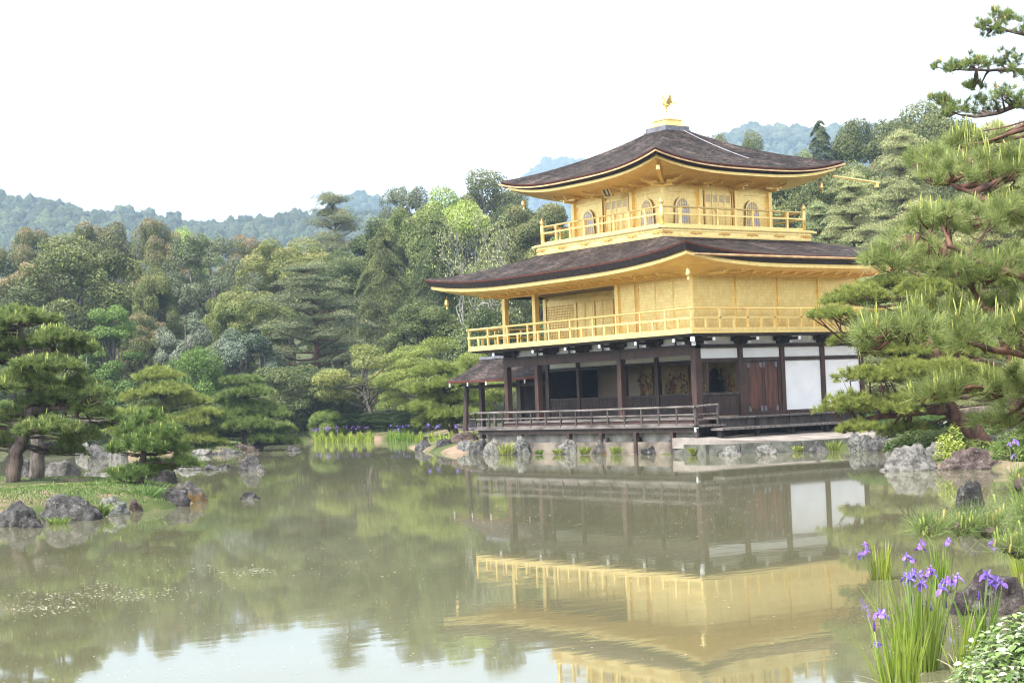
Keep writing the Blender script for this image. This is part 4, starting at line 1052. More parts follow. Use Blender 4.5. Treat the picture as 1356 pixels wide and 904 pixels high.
def k_cone(seed, H=16, R=3.6, nb=130, nl=22000, ls=.30, mat=None, bark=None, droop=.35, z0=.06, prof=.75):
    "cedar or cypress: spire of drooping sprays"
    nl = int(nl*DENS); ls = ls*FINE
    rng = np.random.default_rng(seed); mb = MB(); r0 = H*.014+.05
    mb.tube([(0, 0, -.5), (0, 0, H*.5), (0, 0, H*.98)], [r0*1.2, r0*.7, .02], 8)
    C = []; Nn = []; T = []; per = nl//nb
    for i in range(nb):
        t = z0+(1-z0)*((i+rng.uniform(0, 1))/nb)**.9; a = rng.uniform(0, 2*PI); L_ = R*((1-t)**prof)*rng.uniform(.7, 1.1)+.15
        d = np.array([math.cos(a), math.sin(a), 0]); s = rng.uniform(0, 1, per)**.6
        b0 = np.array([0, 0, t*H]); sd = np.array([-d[1], d[0], 0])
        p = b0+d*(s*L_)[:, None]; p[:, 2] += .18*L_*np.sin(s*PI)-droop*L_*s*s
        wd = .30*L_*(1-.4*s)+.12
        p += sd*(rng.normal(0, .5, per)*wd)[:, None]; p[:, 2] += rng.normal(0, .10, per)*wd-.25*np.abs(rng.normal(0, .5, per))*wd
        C.append(p); Nn.append(np.tile(d*.6+np.array([0, 0, .6]), (per, 1))); T.append(np.clip(.5+rng.normal(0, .17, per)+rng.normal(0, .14), 0, 1))
        if i % 3 == 0: mb.tube([b0, b0+d*L_*.5+np.array([0, 0, .12*L_]), b0+d*L_*.9-np.array([0, 0, droop*L_*.7])], [r0*.22, r0*.14, .01], 5)
    C = np.concatenate(C); Nn = np.concatenate(Nn); T = np.concatenate(T)
    crown = leafcloud('crown', C, Nn, ls*rng.uniform(.6, 1.3, len(C)), np.stack([T, T*0], 1), .45, .6, rng); crown.materials.append(mat)
    trunk = mb.mesh('trunk', True); trunk.materials.append(bark); return crown, trunk, H, R

def k_sparse(seed, H=13, R=5, nl=9000, ls=.22, mat=None, bark=None, depth=5, bare=.0):
    "tree whose forking grey branches show through thin foliage"
    nl = int(nl*1.6); ls = ls*.75
    rng = np.random.default_rng(seed); mb = MB(); tips = []
    def grow(p, d, L_, r, k):
        n = 4; pts = [p]; q = p.copy(); dd = d.copy()
        for i in range(n):
            dd = dd+rng.normal(0, .16, 3); dd /= np.linalg.norm(dd); q = q+dd*L_/n; pts.append(q.copy())
        mb.tube(pts, [r*(1-.45*i/n) for i in range(n+1)], 6 if k < 3 else 4)
        if k >= depth: tips.append(q); return
        if k >= 2: tips.append(pts[2])
        for j in range(rng.integers(2, 4) if k else 6):
            e = dd*.75+unit(rng, 1, -.25, .8)[0]*.85; e /= np.linalg.norm(e)
            b0 = pts[-1] if (j == 0 or k) else pts[rng.integers(2, n+1)]
            grow(b0, e, L_*rng.uniform(.6, .82), r*.55, k+1)
    grow(np.array([0, 0, -.4]), np.array([0, 0, 1.]), H*.36, H*.018, 0)
    tips = np.array(tips); m = np.abs(tips[:, :2]).max(); 
    k = rng.choice(len(tips), nl); C = tips[k]+rng.normal(0, .34, (nl, 3))*np.array([1, 1, .7])
    V = np.array(mb.v); hz_ = V[:, 2].max(); rx = np.percentile(np.hypot(V[:, 0], V[:, 1]), 97)
    T = np.clip(.5+rng.normal(0, .2, nl)+rng.normal(0, .1, len(tips))[k], 0, 1)
    crown = leafcloud('crown', C, np.tile([0, 0, .8], (nl, 1)), ls*rng.uniform(.6, 1.3, nl), np.stack([T, T*0], 1), .5, .8, rng); crown.materials.append(mat)
    trunk = mb.mesh('trunk', True); trunk.materials.append(bark); return crown, trunk, hz_, rx

LM = dict(
 oak=leafmat('oak_leaf', (0.034, 0.047, 0.016), (0.077, 0.097, 0.029), (0.141, 0.164, 0.051), (0.328, 0.260, 0.130), .25),
 oakg=leafmat('dark_broadleaf', (0.038, 0.053, 0.018), (0.085, 0.111, 0.032), (0.158, 0.186, 0.056), (0.294, 0.282, 0.102), .25),
 lime=leafmat('fresh_broadleaf', (0.151, 0.228, 0.043), (0.304, 0.412, 0.087), (0.455, 0.500, 0.141), (0.500, 0.500, 0.174), .35),
 olive=leafmat('olive_broadleaf', (0.068, 0.102, 0.025), (0.130, 0.175, 0.045), (0.209, 0.249, 0.077), (0.316, 0.294, 0.113), .3),
 grey=leafmat('greyish_foliage', (0.056, 0.075, 0.036), (0.107, 0.130, 0.066), (0.164, 0.186, 0.096), None, .22),
 silver=leafmat('silver_leaf', (0.056, 0.085, 0.045), (0.113, 0.147, 0.090), (0.215, 0.243, 0.186), None, .22),
 maple=leafmat('maple_leaf', (0.073, 0.124, 0.023), (0.141, 0.209, 0.043), (0.226, 0.299, 0.070), None, .40),
 vivid=leafmat('vivid_leaf', (0.062, 0.107, 0.018), (0.119, 0.186, 0.034), (0.192, 0.266, 0.062), None, .35),
 camel=leafmat('glossy_dark_leaf', (0.034, 0.052, 0.016), (0.072, 0.104, 0.029), (0.141, 0.175, 0.056), None, .2, rough=.4),
 cedar=leafmat('cedar_spray', (0.027, 0.041, 0.018), (0.056, 0.079, 0.034), (0.107, 0.136, 0.056), None, .15),
 rpine=leafmat('red_pine_needles', (0.061, 0.078, 0.040), (0.120, 0.146, 0.069), (0.212, 0.243, 0.108), (0.434, 0.325, 0.174), .15),
 ppine=leafmat('pale_pine_needles', (0.108, 0.134, 0.052), (0.212, 0.250, 0.099), (0.357, 0.391, 0.169), (0.477, 0.412, 0.217), .2),
)
PROTO = {}
def proto(kind):
    if kind in PROTO: return PROTO[kind]
    base, v = kind[:-1], int(kind[-1]); s = 100+hash_(kind)
    P = {
     'oak': lambda: k_billow(s, 15, 5.0, .8, 60, 42000, .27, .27, .95, mat=LM['oak'], bark=BARKG),
     'oakg': lambda: k_billow(s, 15, 4.8, .8, 55, 38000, .27, .28, .35, mat=LM['oakg'], bark=BARKG),
     'lime': lambda: k_billow(s, 13, 4.4, .8, 50, 32000, .25, .27, .4, mat=LM['lime'], bark=BARKG),
     'olive': lambda: k_billow(s, 14, 4.8, .6, 60, 38000, .25, .25, .5, mat=LM['olive'], bark=BARKG),
     'grey': lambda: k_billow(s, 13, 5.0, 1.0, 70, 30000, .22, .22, 0, mat=LM['grey'], bark=BARKG, squash=.6),
     'dry': lambda: k_sparse(s, 12, 5, 16000, .22, mat=LM['grey'], bark=BARKG, depth=5),
     'bare': lambda: k_sparse(s, 12, 5, 2600, .22, mat=LM['ppine'], bark=DEADWOOD, depth=5),
     'silver': lambda: k_billow(s, 7, 2.6, .3, 36, 15000, .20, .28, 0, mat=LM['silver'], bark=BARKG),
     'maple': lambda: k_billow(s, 8, 4.2, .4, 60, 26000, .19, .25, 0, mat=LM['maple'], bark=BARKG, squash=.45),
     'slim': lambda: k_billow(s, 9, 2.0, .3, 44, 17000, .19, .34, 0, mat=LM['vivid'], bark=BARKG, squash=.55),
     'vivid': lambda: k_billow(s, 5, 3.0, .2, 46, 20000, .17, .27, 0, mat=LM['vivid'], bark=BARKG),
     'camel': lambda: k_billow(s, 6, 3.2, .2, 50, 22000, .19, .26, 0, mat=LM['camel'], bark=BARKG),
     'leafy': lambda: k_billow(s, 6, 3.2, .9, 40, 14000, .19, .26, 0, mat=LM['olive'], bark=BARKG, squash=.55),
     'cedar': lambda: k_cone(s, 16, 3.8, 150, 34000, .24, mat=LM['cedar'], bark=BARKG, prof=.5),
     'cyp': lambda: k_cone(s, 16, 5.6, 190, 42000, .25, mat=LM['oakg'], bark=BARKG, droop=.28, prof=.42),
     'rpine': lambda: k_pads(s, 14, 5.5, 36, .24, 46000, .20, LM['rpine'], BARKR, tipf=.5, pad=.40, flat=.52, wob=.3),
     'ppine': lambda: k_pads(s, 13, 5.0, 62, .08, 64000, .19, LM['ppine'], BARKR, tipf=.4, pad=.34, flat=.50),
    }
    PROTO[kind] = P[base](); return PROTO[kind]
def hash_(t): return sum((i+1)*ord(c) for i, c in enumerate(t)) % 997
def plant_tree(name, label, cat, kind, px, ytop, D, wpx, group=None, z=None):
    crown, trunk, H, R = proto(kind); x, y = gp(px, D); g = gz(x, y) if z is None else z
    top = zat(px, ytop, D); s = max((top-g)/H, .15); sr = wpx*D/FPX/2/R*(1.0 if kind[:-1] in ('cedar', 'cyp', 'bare') else 1.25)
    t = thing(name, label, cat, (x, y, g-.05), (px*1.7+D) % 6.28, group)
    t.scale = (sr, sr, s)
    link('trunk', trunk, None, t); link('crown', crown, None, t); return t

G1 = 'woodland trees behind the pond'
TREES = [
 # left wood, back to front
 ('broadleaf_tree', 'beige-tipped tree at the very left edge of the wood, highest there', 'oak1', -25, 300, 150, 110),
 ('broadleaf_tree', 'beige-tipped evergreen low at the left edge, in front of the taller one', 'oak2', 18, 338, 138, 120),
 ('broadleaf_tree', 'rusty-topped round evergreen just behind the big domed tree', 'oak1', 128, 283, 168, 105),
 ('broadleaf_tree', 'small rusty crown peeping over the left end of the wood', 'oak3', 50, 296, 165, 80),
 ('broadleaf_tree', 'big domed dark green tree, largest of the left wood', 'oakg1', 112, 298, 134, 150),
 ('broadleaf_tree', 'narrow brown-tipped evergreen between the domed tree and the grey tree', 'oak3', 212, 284, 160, 72),
 ('broadleaf_tree', 'yellow-green crown rising behind the fine grey tree', 'lime1', 257, 290, 166, 70),
 ('broadleaf_tree', 'tall fine-twigged grey-green tree of the left wood', 'grey1', 282, 294, 138, 128),
 ('broadleaf_tree', 'small fresh green tree wedged beneath the brown-tipped evergreen', 'oakg2', 205, 352, 128, 62),
 ('broadleaf_tree', 'beige-topped tree behind the fine grey one', 'oak2', 335, 300, 162, 80),
 ('broadleaf_tree', 'golden-green wide crown left of the tall brown pine', 'olive1', 385, 306, 152, 130),
 ('red_pine', 'tall brown-crowned pine standing above the wood against the hill', 'rpine1', 450, 253, 166, 105),
 ('broadleaf_tree', 'low dark tree under the tall brown pine', 'oakg2', 452, 330, 148, 90),
 ('red_pine', 'large layered red-trunked pine over the middle of the far shore', 'rpine2', 415, 345, 122, 175),
 ('broadleaf_tree', 'pale green leafy tree left of the layered red-trunked pine', 'olive2', 330, 358, 128, 105),
 ('broadleaf_tree', 'round mid-green tree right of the tall brown pine', 'oakg3', 528, 268, 156, 110),
 ('broadleaf_tree', 'loose dark tree top behind the round mid-green one', 'grey2', 547, 238, 176, 85),
 ('broadleaf_tree', 'tree with bright yellow-green tip near the pavilion roof', 'lime2', 600, 240, 164, 100),
 ('broadleaf_tree', 'dark feathery tree highest left of the upper roof', 'oakg1', 648, 222, 186, 120),
 ('broadleaf_tree', 'olive tree under the yellow-green tip', 'olive1', 556, 262, 150, 105),
 ('cypress', 'broad dark cypress filling the middle of the wood', 'cyp1', 510, 298, 134, 120),
 ('cypress', 'dark cypress left of the lower roof corner', 'cyp2', 582, 290, 128, 130),
 ('dead_tree', 'half-bare tree with bleached grey branches near the lower roof', 'bare1', 640, 272, 112, 150),
 ('cypress', 'dark cypress behind the gold balcony posts', 'cyp1', 668, 292, 126, 130),
 ('broadleaf_tree', 'green tree showing between the two roofs', 'oakg3', 712, 250, 146, 110),
 ('broadleaf_tree', 'olive tree hidden mostly behind the lower roof', 'olive2', 760, 285, 140, 110),
 ('broadleaf_tree', 'dark tree seen behind the upper balcony corner', 'oakg2', 690, 268, 160, 90),
 # left wood, front row
 ('broadleaf_tree', 'slender bright green young tree above the big pine', 'slim1', 148, 388, 116, 66),
 ('broadleaf_tree', 'brownish bush tree next to the slender bright one', 'oak3', 190, 412, 122, 70),
 ('broadleaf_tree', 'silvery-leaved small tree in the left wood', 'silver1', 245, 404, 120, 66),
 ('broadleaf_tree', 'silvery-leaved small tree left of the layered pine', 'silver2', 318, 428, 117, 92),
 ('shrub', 'bright green rounded bush behind the yellow-green islet pine', 'vivid1', 248, 456, 114, 92),
 ('broadleaf_tree', 'deep green tree low behind the big islet pine', 'camel1', 100, 470, 118, 110),
 ('broadleaf_tree', 'deep green tree at the left edge near the water', 'camel2', 10, 470, 120, 120),
 ('shrub', 'dark glossy shrub mass on the far shore by the islet pine', 'camel2', 385, 480, 112, 110),
 ('shrub', 'dark glossy shrub at the foot of the layered pine', 'camel1', 445, 500, 115, 80),
 ('shrub', 'low dark bushes at the water behind the far islet', 'camel1', 195, 520, 114, 100),
 ('shrub', 'low dark bush on the far bank behind the islet rocks', 'camel2', 300, 530, 113, 90),
 ('broadleaf_tree', 'leafy garden tree with dark leaning trunk above the irises', 'leafy1', 482, 450, 107, 112),
 ('maple_tree', 'fresh green maple left of the veranda', 'maple1', 560, 438, 103, 120),
 ('maple_tree', 'fresh green maple close behind the west porch', 'maple2', 622, 462, 96, 100),
 ('shrub', 'small round green bush left of the garden tree', 'vivid2', 430, 540, 107, 46),
 ('broadleaf_tree', 'shaded green tree behind the two maples', 'oakg2', 560, 400, 118, 110),
 ('broadleaf_tree', 'dark tree behind the open west end of the balcony', 'camel1', 650, 400, 112, 110),
 ('shrub', 'low dark bush behind the gap in the iris beds', 'camel1', 512, 543, 107, 66),
 ('shrub', 'low dark bush behind the right iris bed', 'camel2', 552, 538, 104, 64),
 ('shrub', 'low dark bush behind the left iris bed', 'camel2', 462, 545, 108, 60),
 ('shrub', 'low dark bush on the far bank left of the iris beds', 'camel1', 398, 545, 112, 60),
 # right of the pavilion
 ('broadleaf_tree', 'olive crown between the cedar spire and the roof spout', 'olive2', 1122, 186, 148, 105),
 ('broadleaf_tree', 'dark green tree low behind the upper roof corner', 'oakg2', 1040, 214, 140, 100),
 ('broadleaf_tree', 'brownish evergreen top between the two tall dark trees', 'oak2', 1210, 150, 158, 95),
 ('broadleaf_tree', 'dark tree filling the slope below the cedar spire', 'oakg1', 1090, 214, 132, 120),
 ('broadleaf_tree', 'loose tufted tree just right of the roof top', 'grey2', 962, 166, 168, 50),
 ('broadleaf_tree', 'dark tufted tree under the blue hill', 'oakg1', 1000, 168, 172, 58),
 ('broadleaf_tree', 'rusty crown among the trees under the blue hill', 'oak1', 1035, 200, 176, 80),
 ('broadleaf_tree', 'soft green tree beside the dark cedar spire', 'olive1', 1058, 190, 150, 80),
 ('cedar', 'dark cedar spire right of the blue hill', 'cedar1', 1098, 158, 164, 96),
 ('cedar', 'tall dark tree at the top of the right wood', 'oakg3', 1166, 134, 166, 110),
 ('broadleaf_tree', 'dark broad crown behind the overhanging pine', 'oakg1', 1255, 118, 150, 120),
 ('broadleaf_tree', 'dark crown at the far right edge of the wood', 'oakg1', 1345, 150, 146, 120),
 ('pine', 'pale layered pine with a bare brown trunk on the right slope', 'ppine1', 1196, 165, 112, 145),
 ('pine', 'grey-green layered pine right of the roof spout', 'ppine2', 1135, 222, 104, 120),
 ('pine', 'grey-green pine in the middle of the right slope', 'ppine3', 1222, 262, 92, 150),
 ('pine', 'pale pine peeping over the lower roof on the right', 'ppine1', 1085, 262, 112, 110),
 ('pine', 'pale bushy pine behind the candles of the overhanging pine', 'ppine2', 1338, 152, 70, 170),
 ('pine', 'low pine behind the right end of the white panels', 'ppine3', 1165, 330, 84, 110),
 ('pine', 'low pine on the bank behind the leaning pine', 'ppine1', 1255, 390, 78, 140),
 ('pine', 'low pine at the right edge above the gravel', 'ppine2', 1345, 380, 76, 130),
]
TREES += [  # out-of-view trees added so the gold walls reflect woodland, not open sky
 ('broadleaf_tree', 'unseen tall evergreen added for the gold walls to reflect, on the east bank nearest the pavilion', 'oakg1', 1640, 300, 64, 320),
 ('broadleaf_tree', 'unseen olive evergreen added for reflections on the east bank beside the tall one', 'olive1', 1900, 250, 56, 340),
 ('broadleaf_tree', 'unseen dark evergreen added for reflections at the south end of the east bank', 'oakg2', 2260, 180, 48, 360),
 ('broadleaf_tree', 'unseen dark evergreen added for reflections north-east of the gravel path', 'oakg3', 1560, 260, 88, 230),
 ('cypress', 'unseen dark cypress added for reflections north-east of the pavilion steps', 'cyp1', 1740, 220, 82, 230),
 ('cypress', 'unseen broad cypress added for reflections farthest along the east bank', 'cyp2', 2080, 180, 70, 260),
]
for nm, lab, kind, px, yt, D, wpx in TREES:
    plant_tree(nm, lab, {'red_pine': 'pine', 'dead_tree': 'tree', 'shrub': 'shrub', 'cypress': 'cypress', 'cedar': 'cedar', 'pine': 'pine', 'maple_tree': 'maple'}.get(nm, 'tree'), kind, px, yt, D, wpx, G1)

# far wooded hills: one mass each
def far_forest(name, px0, px1, D0, D1, n, R, per, ls, mat, label, seed, tl=1.35, sink=0):
    rng = np.random.default_rng(seed)
    px = rng.uniform(px0, px1, n); D = rng.uniform(D0, D1, n)
    xy = CAM[:2]+FH*D[:, None]+RH*(D*(px-678)/FPX)[:, None]; z = ground(xy)
    r = R*rng.lognormal(0, .25, n)*np.minimum(1, D/D1+.3); tall = rng.uniform(.8, tl, n); C = np.column_stack([xy, z+r*.7*tall-sink])
    tree = np.clip(.5+rng.normal(0, .24, n), .05, .95); tipt = (rng.uniform(0, 1, n) > .8)*1.0
    def lump(u, k): return 1+.16*np.sin(u[..., 0]*5+k*1.3)+.14*np.sin(u[..., 1]*6+k*1.7)+.10*np.sin(u[..., 2]*7+k*.9)
    # solid heart of each crown: a lumpy lat-long ball
    na, nb_ = 12, 8; A, Bv = np.meshgrid(np.arange(na)*2*PI/na, np.linspace(-.35*PI, .5*PI, nb_), indexing='xy')
    U = np.stack([np.cos(A)*np.cos(Bv), np.sin(A)*np.cos(Bv), np.sin(Bv)], -1).reshape(-1, 3); m_ = len(U); kk = np.arange(n)[:, None]
    Vc = C[:, None]+U[None]*(r[:, None]*.90*lump(U[None], kk))[..., None]*np.stack([np.ones(n), np.ones(n), tall], 1)[:, None]
    q = np.array([[j*na+i, j*na+(i+1) % na, (j+1)*na+(i+1) % na, (j+1)*na+i] for j in range(nb_-1) for i in range(na)])
    Qc = (q[None]+(np.arange(n)*m_)[:, None, None]).reshape(-1, 4)
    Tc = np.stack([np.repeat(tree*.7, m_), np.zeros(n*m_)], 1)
    k = np.repeat(np.arange(n), per); u = unit(rng, n*per, -.3, 1)
    P_ = C[k]+u*(r[k]*lump(u, k)*rng.uniform(.86, .99, n*per))[:, None]*np.stack([np.ones(n*per), np.ones(n*per), tall[k]], 1)
    s_ = (ls*rng.uniform(.6, 1.2, n*per)*r[k]/R)[:, None]; Nn = u+np.array([0, 0, .25])+rng.normal(0, .3, (n*per, 3)); Nn /= np.linalg.norm(Nn, axis=1, keepdims=True)
    Tt = np.cross(Nn, rng.normal(0, 1, (n*per, 3))); Tt /= np.linalg.norm(Tt, axis=1, keepdims=True); Bt = np.cross(Nn, Tt)
    Vl = np.stack([P_-Tt*s_*.5, P_+Bt*s_*.36, P_+Tt*s_*.5, P_-Bt*s_*.36], 1).reshape(-1, 3)
    T = np.stack([np.clip(tree[k]+rng.normal(0, .10, n*per), 0, 1), tipt[k]*np.clip(u[:, 2], 0, 1)*.8], 1)
    V = np.vstack([Vc.reshape(-1, 3), Vl]); Q = np.vstack([Qc, np.arange(4*n*per).reshape(-1, 4)+n*m_])
    me = mesh_np(name, V, Q, False, np.vstack([Tc, np.repeat(T, 4, 0)])); me.polygons.foreach_set('use_smooth', np.arange(len(Q)) < len(Qc))
    return tag(link(name, me, mat), label, 'forest', kind='stuff')
FARL = leafmat('hill_forest_leaf', (.018, .032, .014), (.042, .064, .024), (.085, .115, .040), (.13, .12, .06), .12)
def rough_canopy(m, sc):
    "leaf texture for crowns too far to show leaves: mottled greens and a strong bump"
    N, L = m.node_tree.nodes, m.node_tree.links; b = N['Principled BSDF']
    tc = N.new('ShaderNodeTexCoord'); n = N.new('ShaderNodeTexNoise'); n.inputs['Scale'].default_value = sc; n.inputs['Detail'].default_value = 5; n.inputs['Roughness'].default_value = .7
    L.new(tc.outputs['Object'], n.inputs['Vector'])
    src = b.inputs['Base Color'].links[0].from_socket
    r = ramp(N, [(.32, (.35, .38, .40)), (.5, (1, 1, 1)), (.68, (1.9, 1.8, 1.6))]); L.new(n.outputs[0], r.inputs[0])
    mx = N.new('ShaderNodeMix'); mx.data_type = 'RGBA'; mx.blend_type = 'MULTIPLY'; mx.inputs[0].default_value = 1
    L.new(src, mx.inputs[6]); L.new(r.outputs[0], mx.inputs[7]); L.new(mx.outputs[2], b.inputs['Base Color'])
    bp = N.new('ShaderNodeBump'); bp.inputs['Strength'].default_value = 1; bp.inputs['Distance'].default_value = 1.2
    L.new(n.outputs[0], bp.inputs['Height']); L.new(bp.outputs[0], b.inputs['Normal'])
rough_canopy(FARL, .75)
far_forest('hillside_forest', -60, 640, 420, 985, 8500, 3.4, 110, .75, FARL, 'wooded hillside beyond the left trees', 5)
far_forest('valley_forest', -60, 1420, 215, 420, 2600, 3.2, 240, .42, FARL, 'woods rising behind the first trees and the pavilion', 6, 1.2, 1.5)
far_forest('distant_forest', 400, 540, 1350, 1640, 800, 5.5, 70, 1.6, FARL, 'far hazy ridge left of centre', 7)
far_forest('distant_forest', 900, 1420, 1200, 1640, 8000, 3.8, 70, .9, FARL, 'wooded blue hill right of the roof', 8, 1.15)
far_forest('distant_forest', 650, 860, 2200, 2640, 3600, 5.5, 60, 1.6, FARL, 'farthest blue hill left of the roof', 9, 1.1)

# ------------------------------------------------------------------ garden pines with real needles
NM = dict(
 bright=leafmat('bright_pine_needles', (.085, .135, .026), (.17, .235, .05), (.27, .33, .085), None, .36),
 mid=leafmat('garden_pine_needles', (.065, .11, .028), (.125, .19, .048), (.205, .275, .08), None, .36),
 dark=leafmat('black_pine_needles', (.070, .115, .033), (.130, .195, .056), (.215, .285, .095), None, .36),
 near=leafmat('long_pine_needles', (.10, .14, .042), (.19, .25, .075), (.31, .365, .14), None, .36),
 candle=leafmat('new_shoot', (.13, .19, .035), (.20, .27, .055), (.29, .35, .09), None, .15),
 rusty=leafmat('pollen_shoot', (0.260, 0.169, 0.052), (0.390, 0.273, 0.091), (0.468, 0.390, 0.130), None, .1))
def tufts(P_, Dm, per, ln, wd, rng, spread=.75, tone=None):
    n = len(P_); k = np.repeat(np.arange(n), per)
    D = Dm[k]+rng.normal(0, spread, (n*per, 3)); L_ = ln*rng.uniform(.7, 1.15, n*per)
    T = np.clip(.5+rng.normal(0, .13, n*per)+rng.normal(0, .17, n)[k]+(0 if tone is None else tone[k]), 0, 1)
    return P_[k]+rng.normal(0, ln*.12, (n*per, 3)), D, L_, np.stack([T, T*0], 1)
def candles_mesh(P_, rng, ln, r, lean=.12):
    n = len(P_); m = 5; V = []; Q = []; T = []
    D = np.tile([0, 0, 1.0], (n, 1))+rng.normal(0, lean, (n, 3)); L_ = ln*rng.uniform(.45, 1.2, n)
    t = rng.uniform(.2, .95, n); c = 0; V = np.zeros((n, 3*m, 3)); ang = np.arange(m)*2*PI/m
    ringv = np.stack([np.cos(ang), np.sin(ang), ang*0], 1)
    for i, (f, rr) in enumerate(((0, .8), (.82, 1.1), (1.0, .25))):
        V[:, i*m:(i+1)*m] = P_[:, None]+D[:, None]*(L_*f)[:, None, None]+ringv[None]*r*rr
    base = []
    for i in range(2):
        for q in range(m): base.append((i*m+q, i*m+(q+1) % m, (i+1)*m+(q+1) % m, (i+1)*m+q))
    Q = (np.array(base)[None]+(np.arange(n)*3*m)[:, None, None]).reshape(-1, 4)
    return mesh_np('new_shoots', V.reshape(-1, 3), Q, True, np.repeat(np.stack([t, t*0], 1), 3*m, 0))
def garden_pine(name, label, cat, base, trunkpts, trad, pads, mat, needle, wd, per, dens, seed, cand=0., clen=.14, crad=.008, group=None, bark=None, limbs=(), rusty=0., fill=.55, twigs=2.2):
    """base = world point; trunkpts, pads in local metres (x = to the picture right, y = away, z = up).
    pads: (x, y, z, rx, ry, rz)"""
    rng = np.random.default_rng(seed)
    t = thing(name, label, cat, base, RV, group)
    mb = MB(); tp = [np.array(p, float) for p in trunkpts]
    fine = []; fr = []
    for i in range(len(tp)-1):
        for f in np.linspace(0, 1, 5)[:-1]:
            fine.append(tp[i]*(1-f)+tp[i+1]*f+rng.normal(0, .02*trad[0]+.01, 3)*(i > 0 or f > 0)); fr.append(trad[i]*(1-f)+trad[i+1]*f)
    fine.append(tp[-1]); fr.append(trad[-1]); mb.tube(fine, fr, 12, .07, random.Random(seed))
    for lp, lr in limbs:
        fl_ = []; frr = []
        for i in range(len(lp)-1):
            a, b_ = np.array(lp[i], float), np.array(lp[i+1], float)
            for f in np.linspace(0, 1, 4)[:-1]: fl_.append(a*(1-f)+b_*f+rng.normal(0, .015, 3)*.6); frr.append(lr*(1-.75*(i+f)/(len(lp)-1)))
        fl_.append(np.array(lp[-1], float)); frr.append(lr*.2); mb.tube(fl_, frr, 9, .08, random.Random(seed+1)); fine += fl_[2:]
    FA = np.array(fine); Ps = []; Ds = []; Tn = []; Cp = []
    lobes = []
    for i, (x, y, z, rx, ry, rz) in enumerate(pads):
        lobes.append((x, y, z, rx*.74, ry*.74, rz))
        for q in range(4):
            a = q*PI/2+rng.uniform(-.6, .6); f = rng.uniform(.35, .62)
            lobes.append((x+math.cos(a)*rx*f, y+math.sin(a)*ry*f, z+rz*rng.uniform(-.28, .22), rx*f*.78, ry*f*.78, rz*rng.uniform(.5, .8)))
    for (x, y, z, rx, ry, rz) in lobes:
        c = np.array([x, y, z]); area = PI*rx*ry; n = max(5, int(area*dens*.62))
        a = rng.uniform(0, 2*PI, n); rr = np.sqrt(rng.uniform(0, 1, n)); ph = rng.uniform(0, 6.28, 3)
        lob = 1+.16*np.sin(a*3+ph[0])+.10*np.sin(a*5+ph[1])+.06*np.sin(a*9+ph[2])
        px_, py_ = rr*np.cos(a)*rx*lob, rr*np.sin(a)*ry*lob
        hgt = np.sqrt(np.clip(1-rr**2, 0, 1))
        pz = rz*hgt*rng.uniform(1-fill, 1.0, n)+.12*rz*np.sin(px_/rx*7+ph[0])*np.sin(py_/ry*6+ph[1])
        P_ = c+np.stack([px_, py_, pz], 1)
        Dm = np.stack([px_/rx*.75, py_/ry*.75, .35+.55*hgt], 1)
        Ps.append(P_); Ds.append(Dm); Tn.append(rng.normal(0, .12, n)+.10*(pz/rz-.5)*0)
        Cp.append(P_[pz > rz*.30])
        # supporting limb and twigs
        j = np.argmin(np.linalg.norm((FA-c)*np.array([1, 1, 1.6]), axis=1)); b0 = FA[j]; L_ = np.linalg.norm(c-b0)
        r0 = min(.05+.012*L_, trad[0]*.45)*(.4+.6*min(1, rx)) if trad[0] > .08 else trad[0]*.5
        pts = bent(b0, c+np.array([0, 0, .05*rz]), rng, .07, 6); mb.tube(pts, [r0*(1-.14*i) for i in range(6)], 7)
        for q in range(max(4, int(area*twigs))):
            e = P_[rng.integers(n)]; s0 = pts[rng.integers(2, 6)]
            mb.tube([s0, (s0+e)/2-np.array([0, 0, .10*rz]), e], [r0*.30, r0*.2, r0*.08], 5)
    P_ = np.concatenate(Ps); Dm = np.concatenate(Ds); Tn = np.concatenate(Tn)
    C, D, L_, T = tufts(P_, Dm, per, needle, wd, rng, .62, Tn)
    me = needlecloud('crown', C, D, L_, wd, T, rng); link('trunk', mb.mesh('trunk', True), bark or BARKP, t); link('crown', me, mat, t)
    if cand > 0:
        cp = np.concatenate(Cp); cp = cp[rng.uniform(0, 1, len(cp)) < cand]
        k = np.repeat(np.arange(len(cp)), rng.integers(1, 5, len(cp))); cp = cp[k]+rng.normal(0, needle*.16, (len(k), 3))
        m_ = rng.uniform(0, 1, len(cp)) < rusty
        link('new_shoots', candles_mesh(cp[~m_], rng, clen, crad), NM['candle'], t)
        if m_.sum() > 3: link('pollen_shoots', candles_mesh(cp[m_], rng, clen*.7, crad*1.1), NM['rusty'], t)
    return t
def loc(px, y, D, D0, px0, z0):
    "photo pixel at depth D as local coordinates of a tree based at column px0, depth D0, ground z0"
    g0 = np.array(gp(px0, D0)); g = np.array(gp(px, D)); d = g-g0
    return float(d @ RH), float(d @ FH), zat(px, y, D)-z0
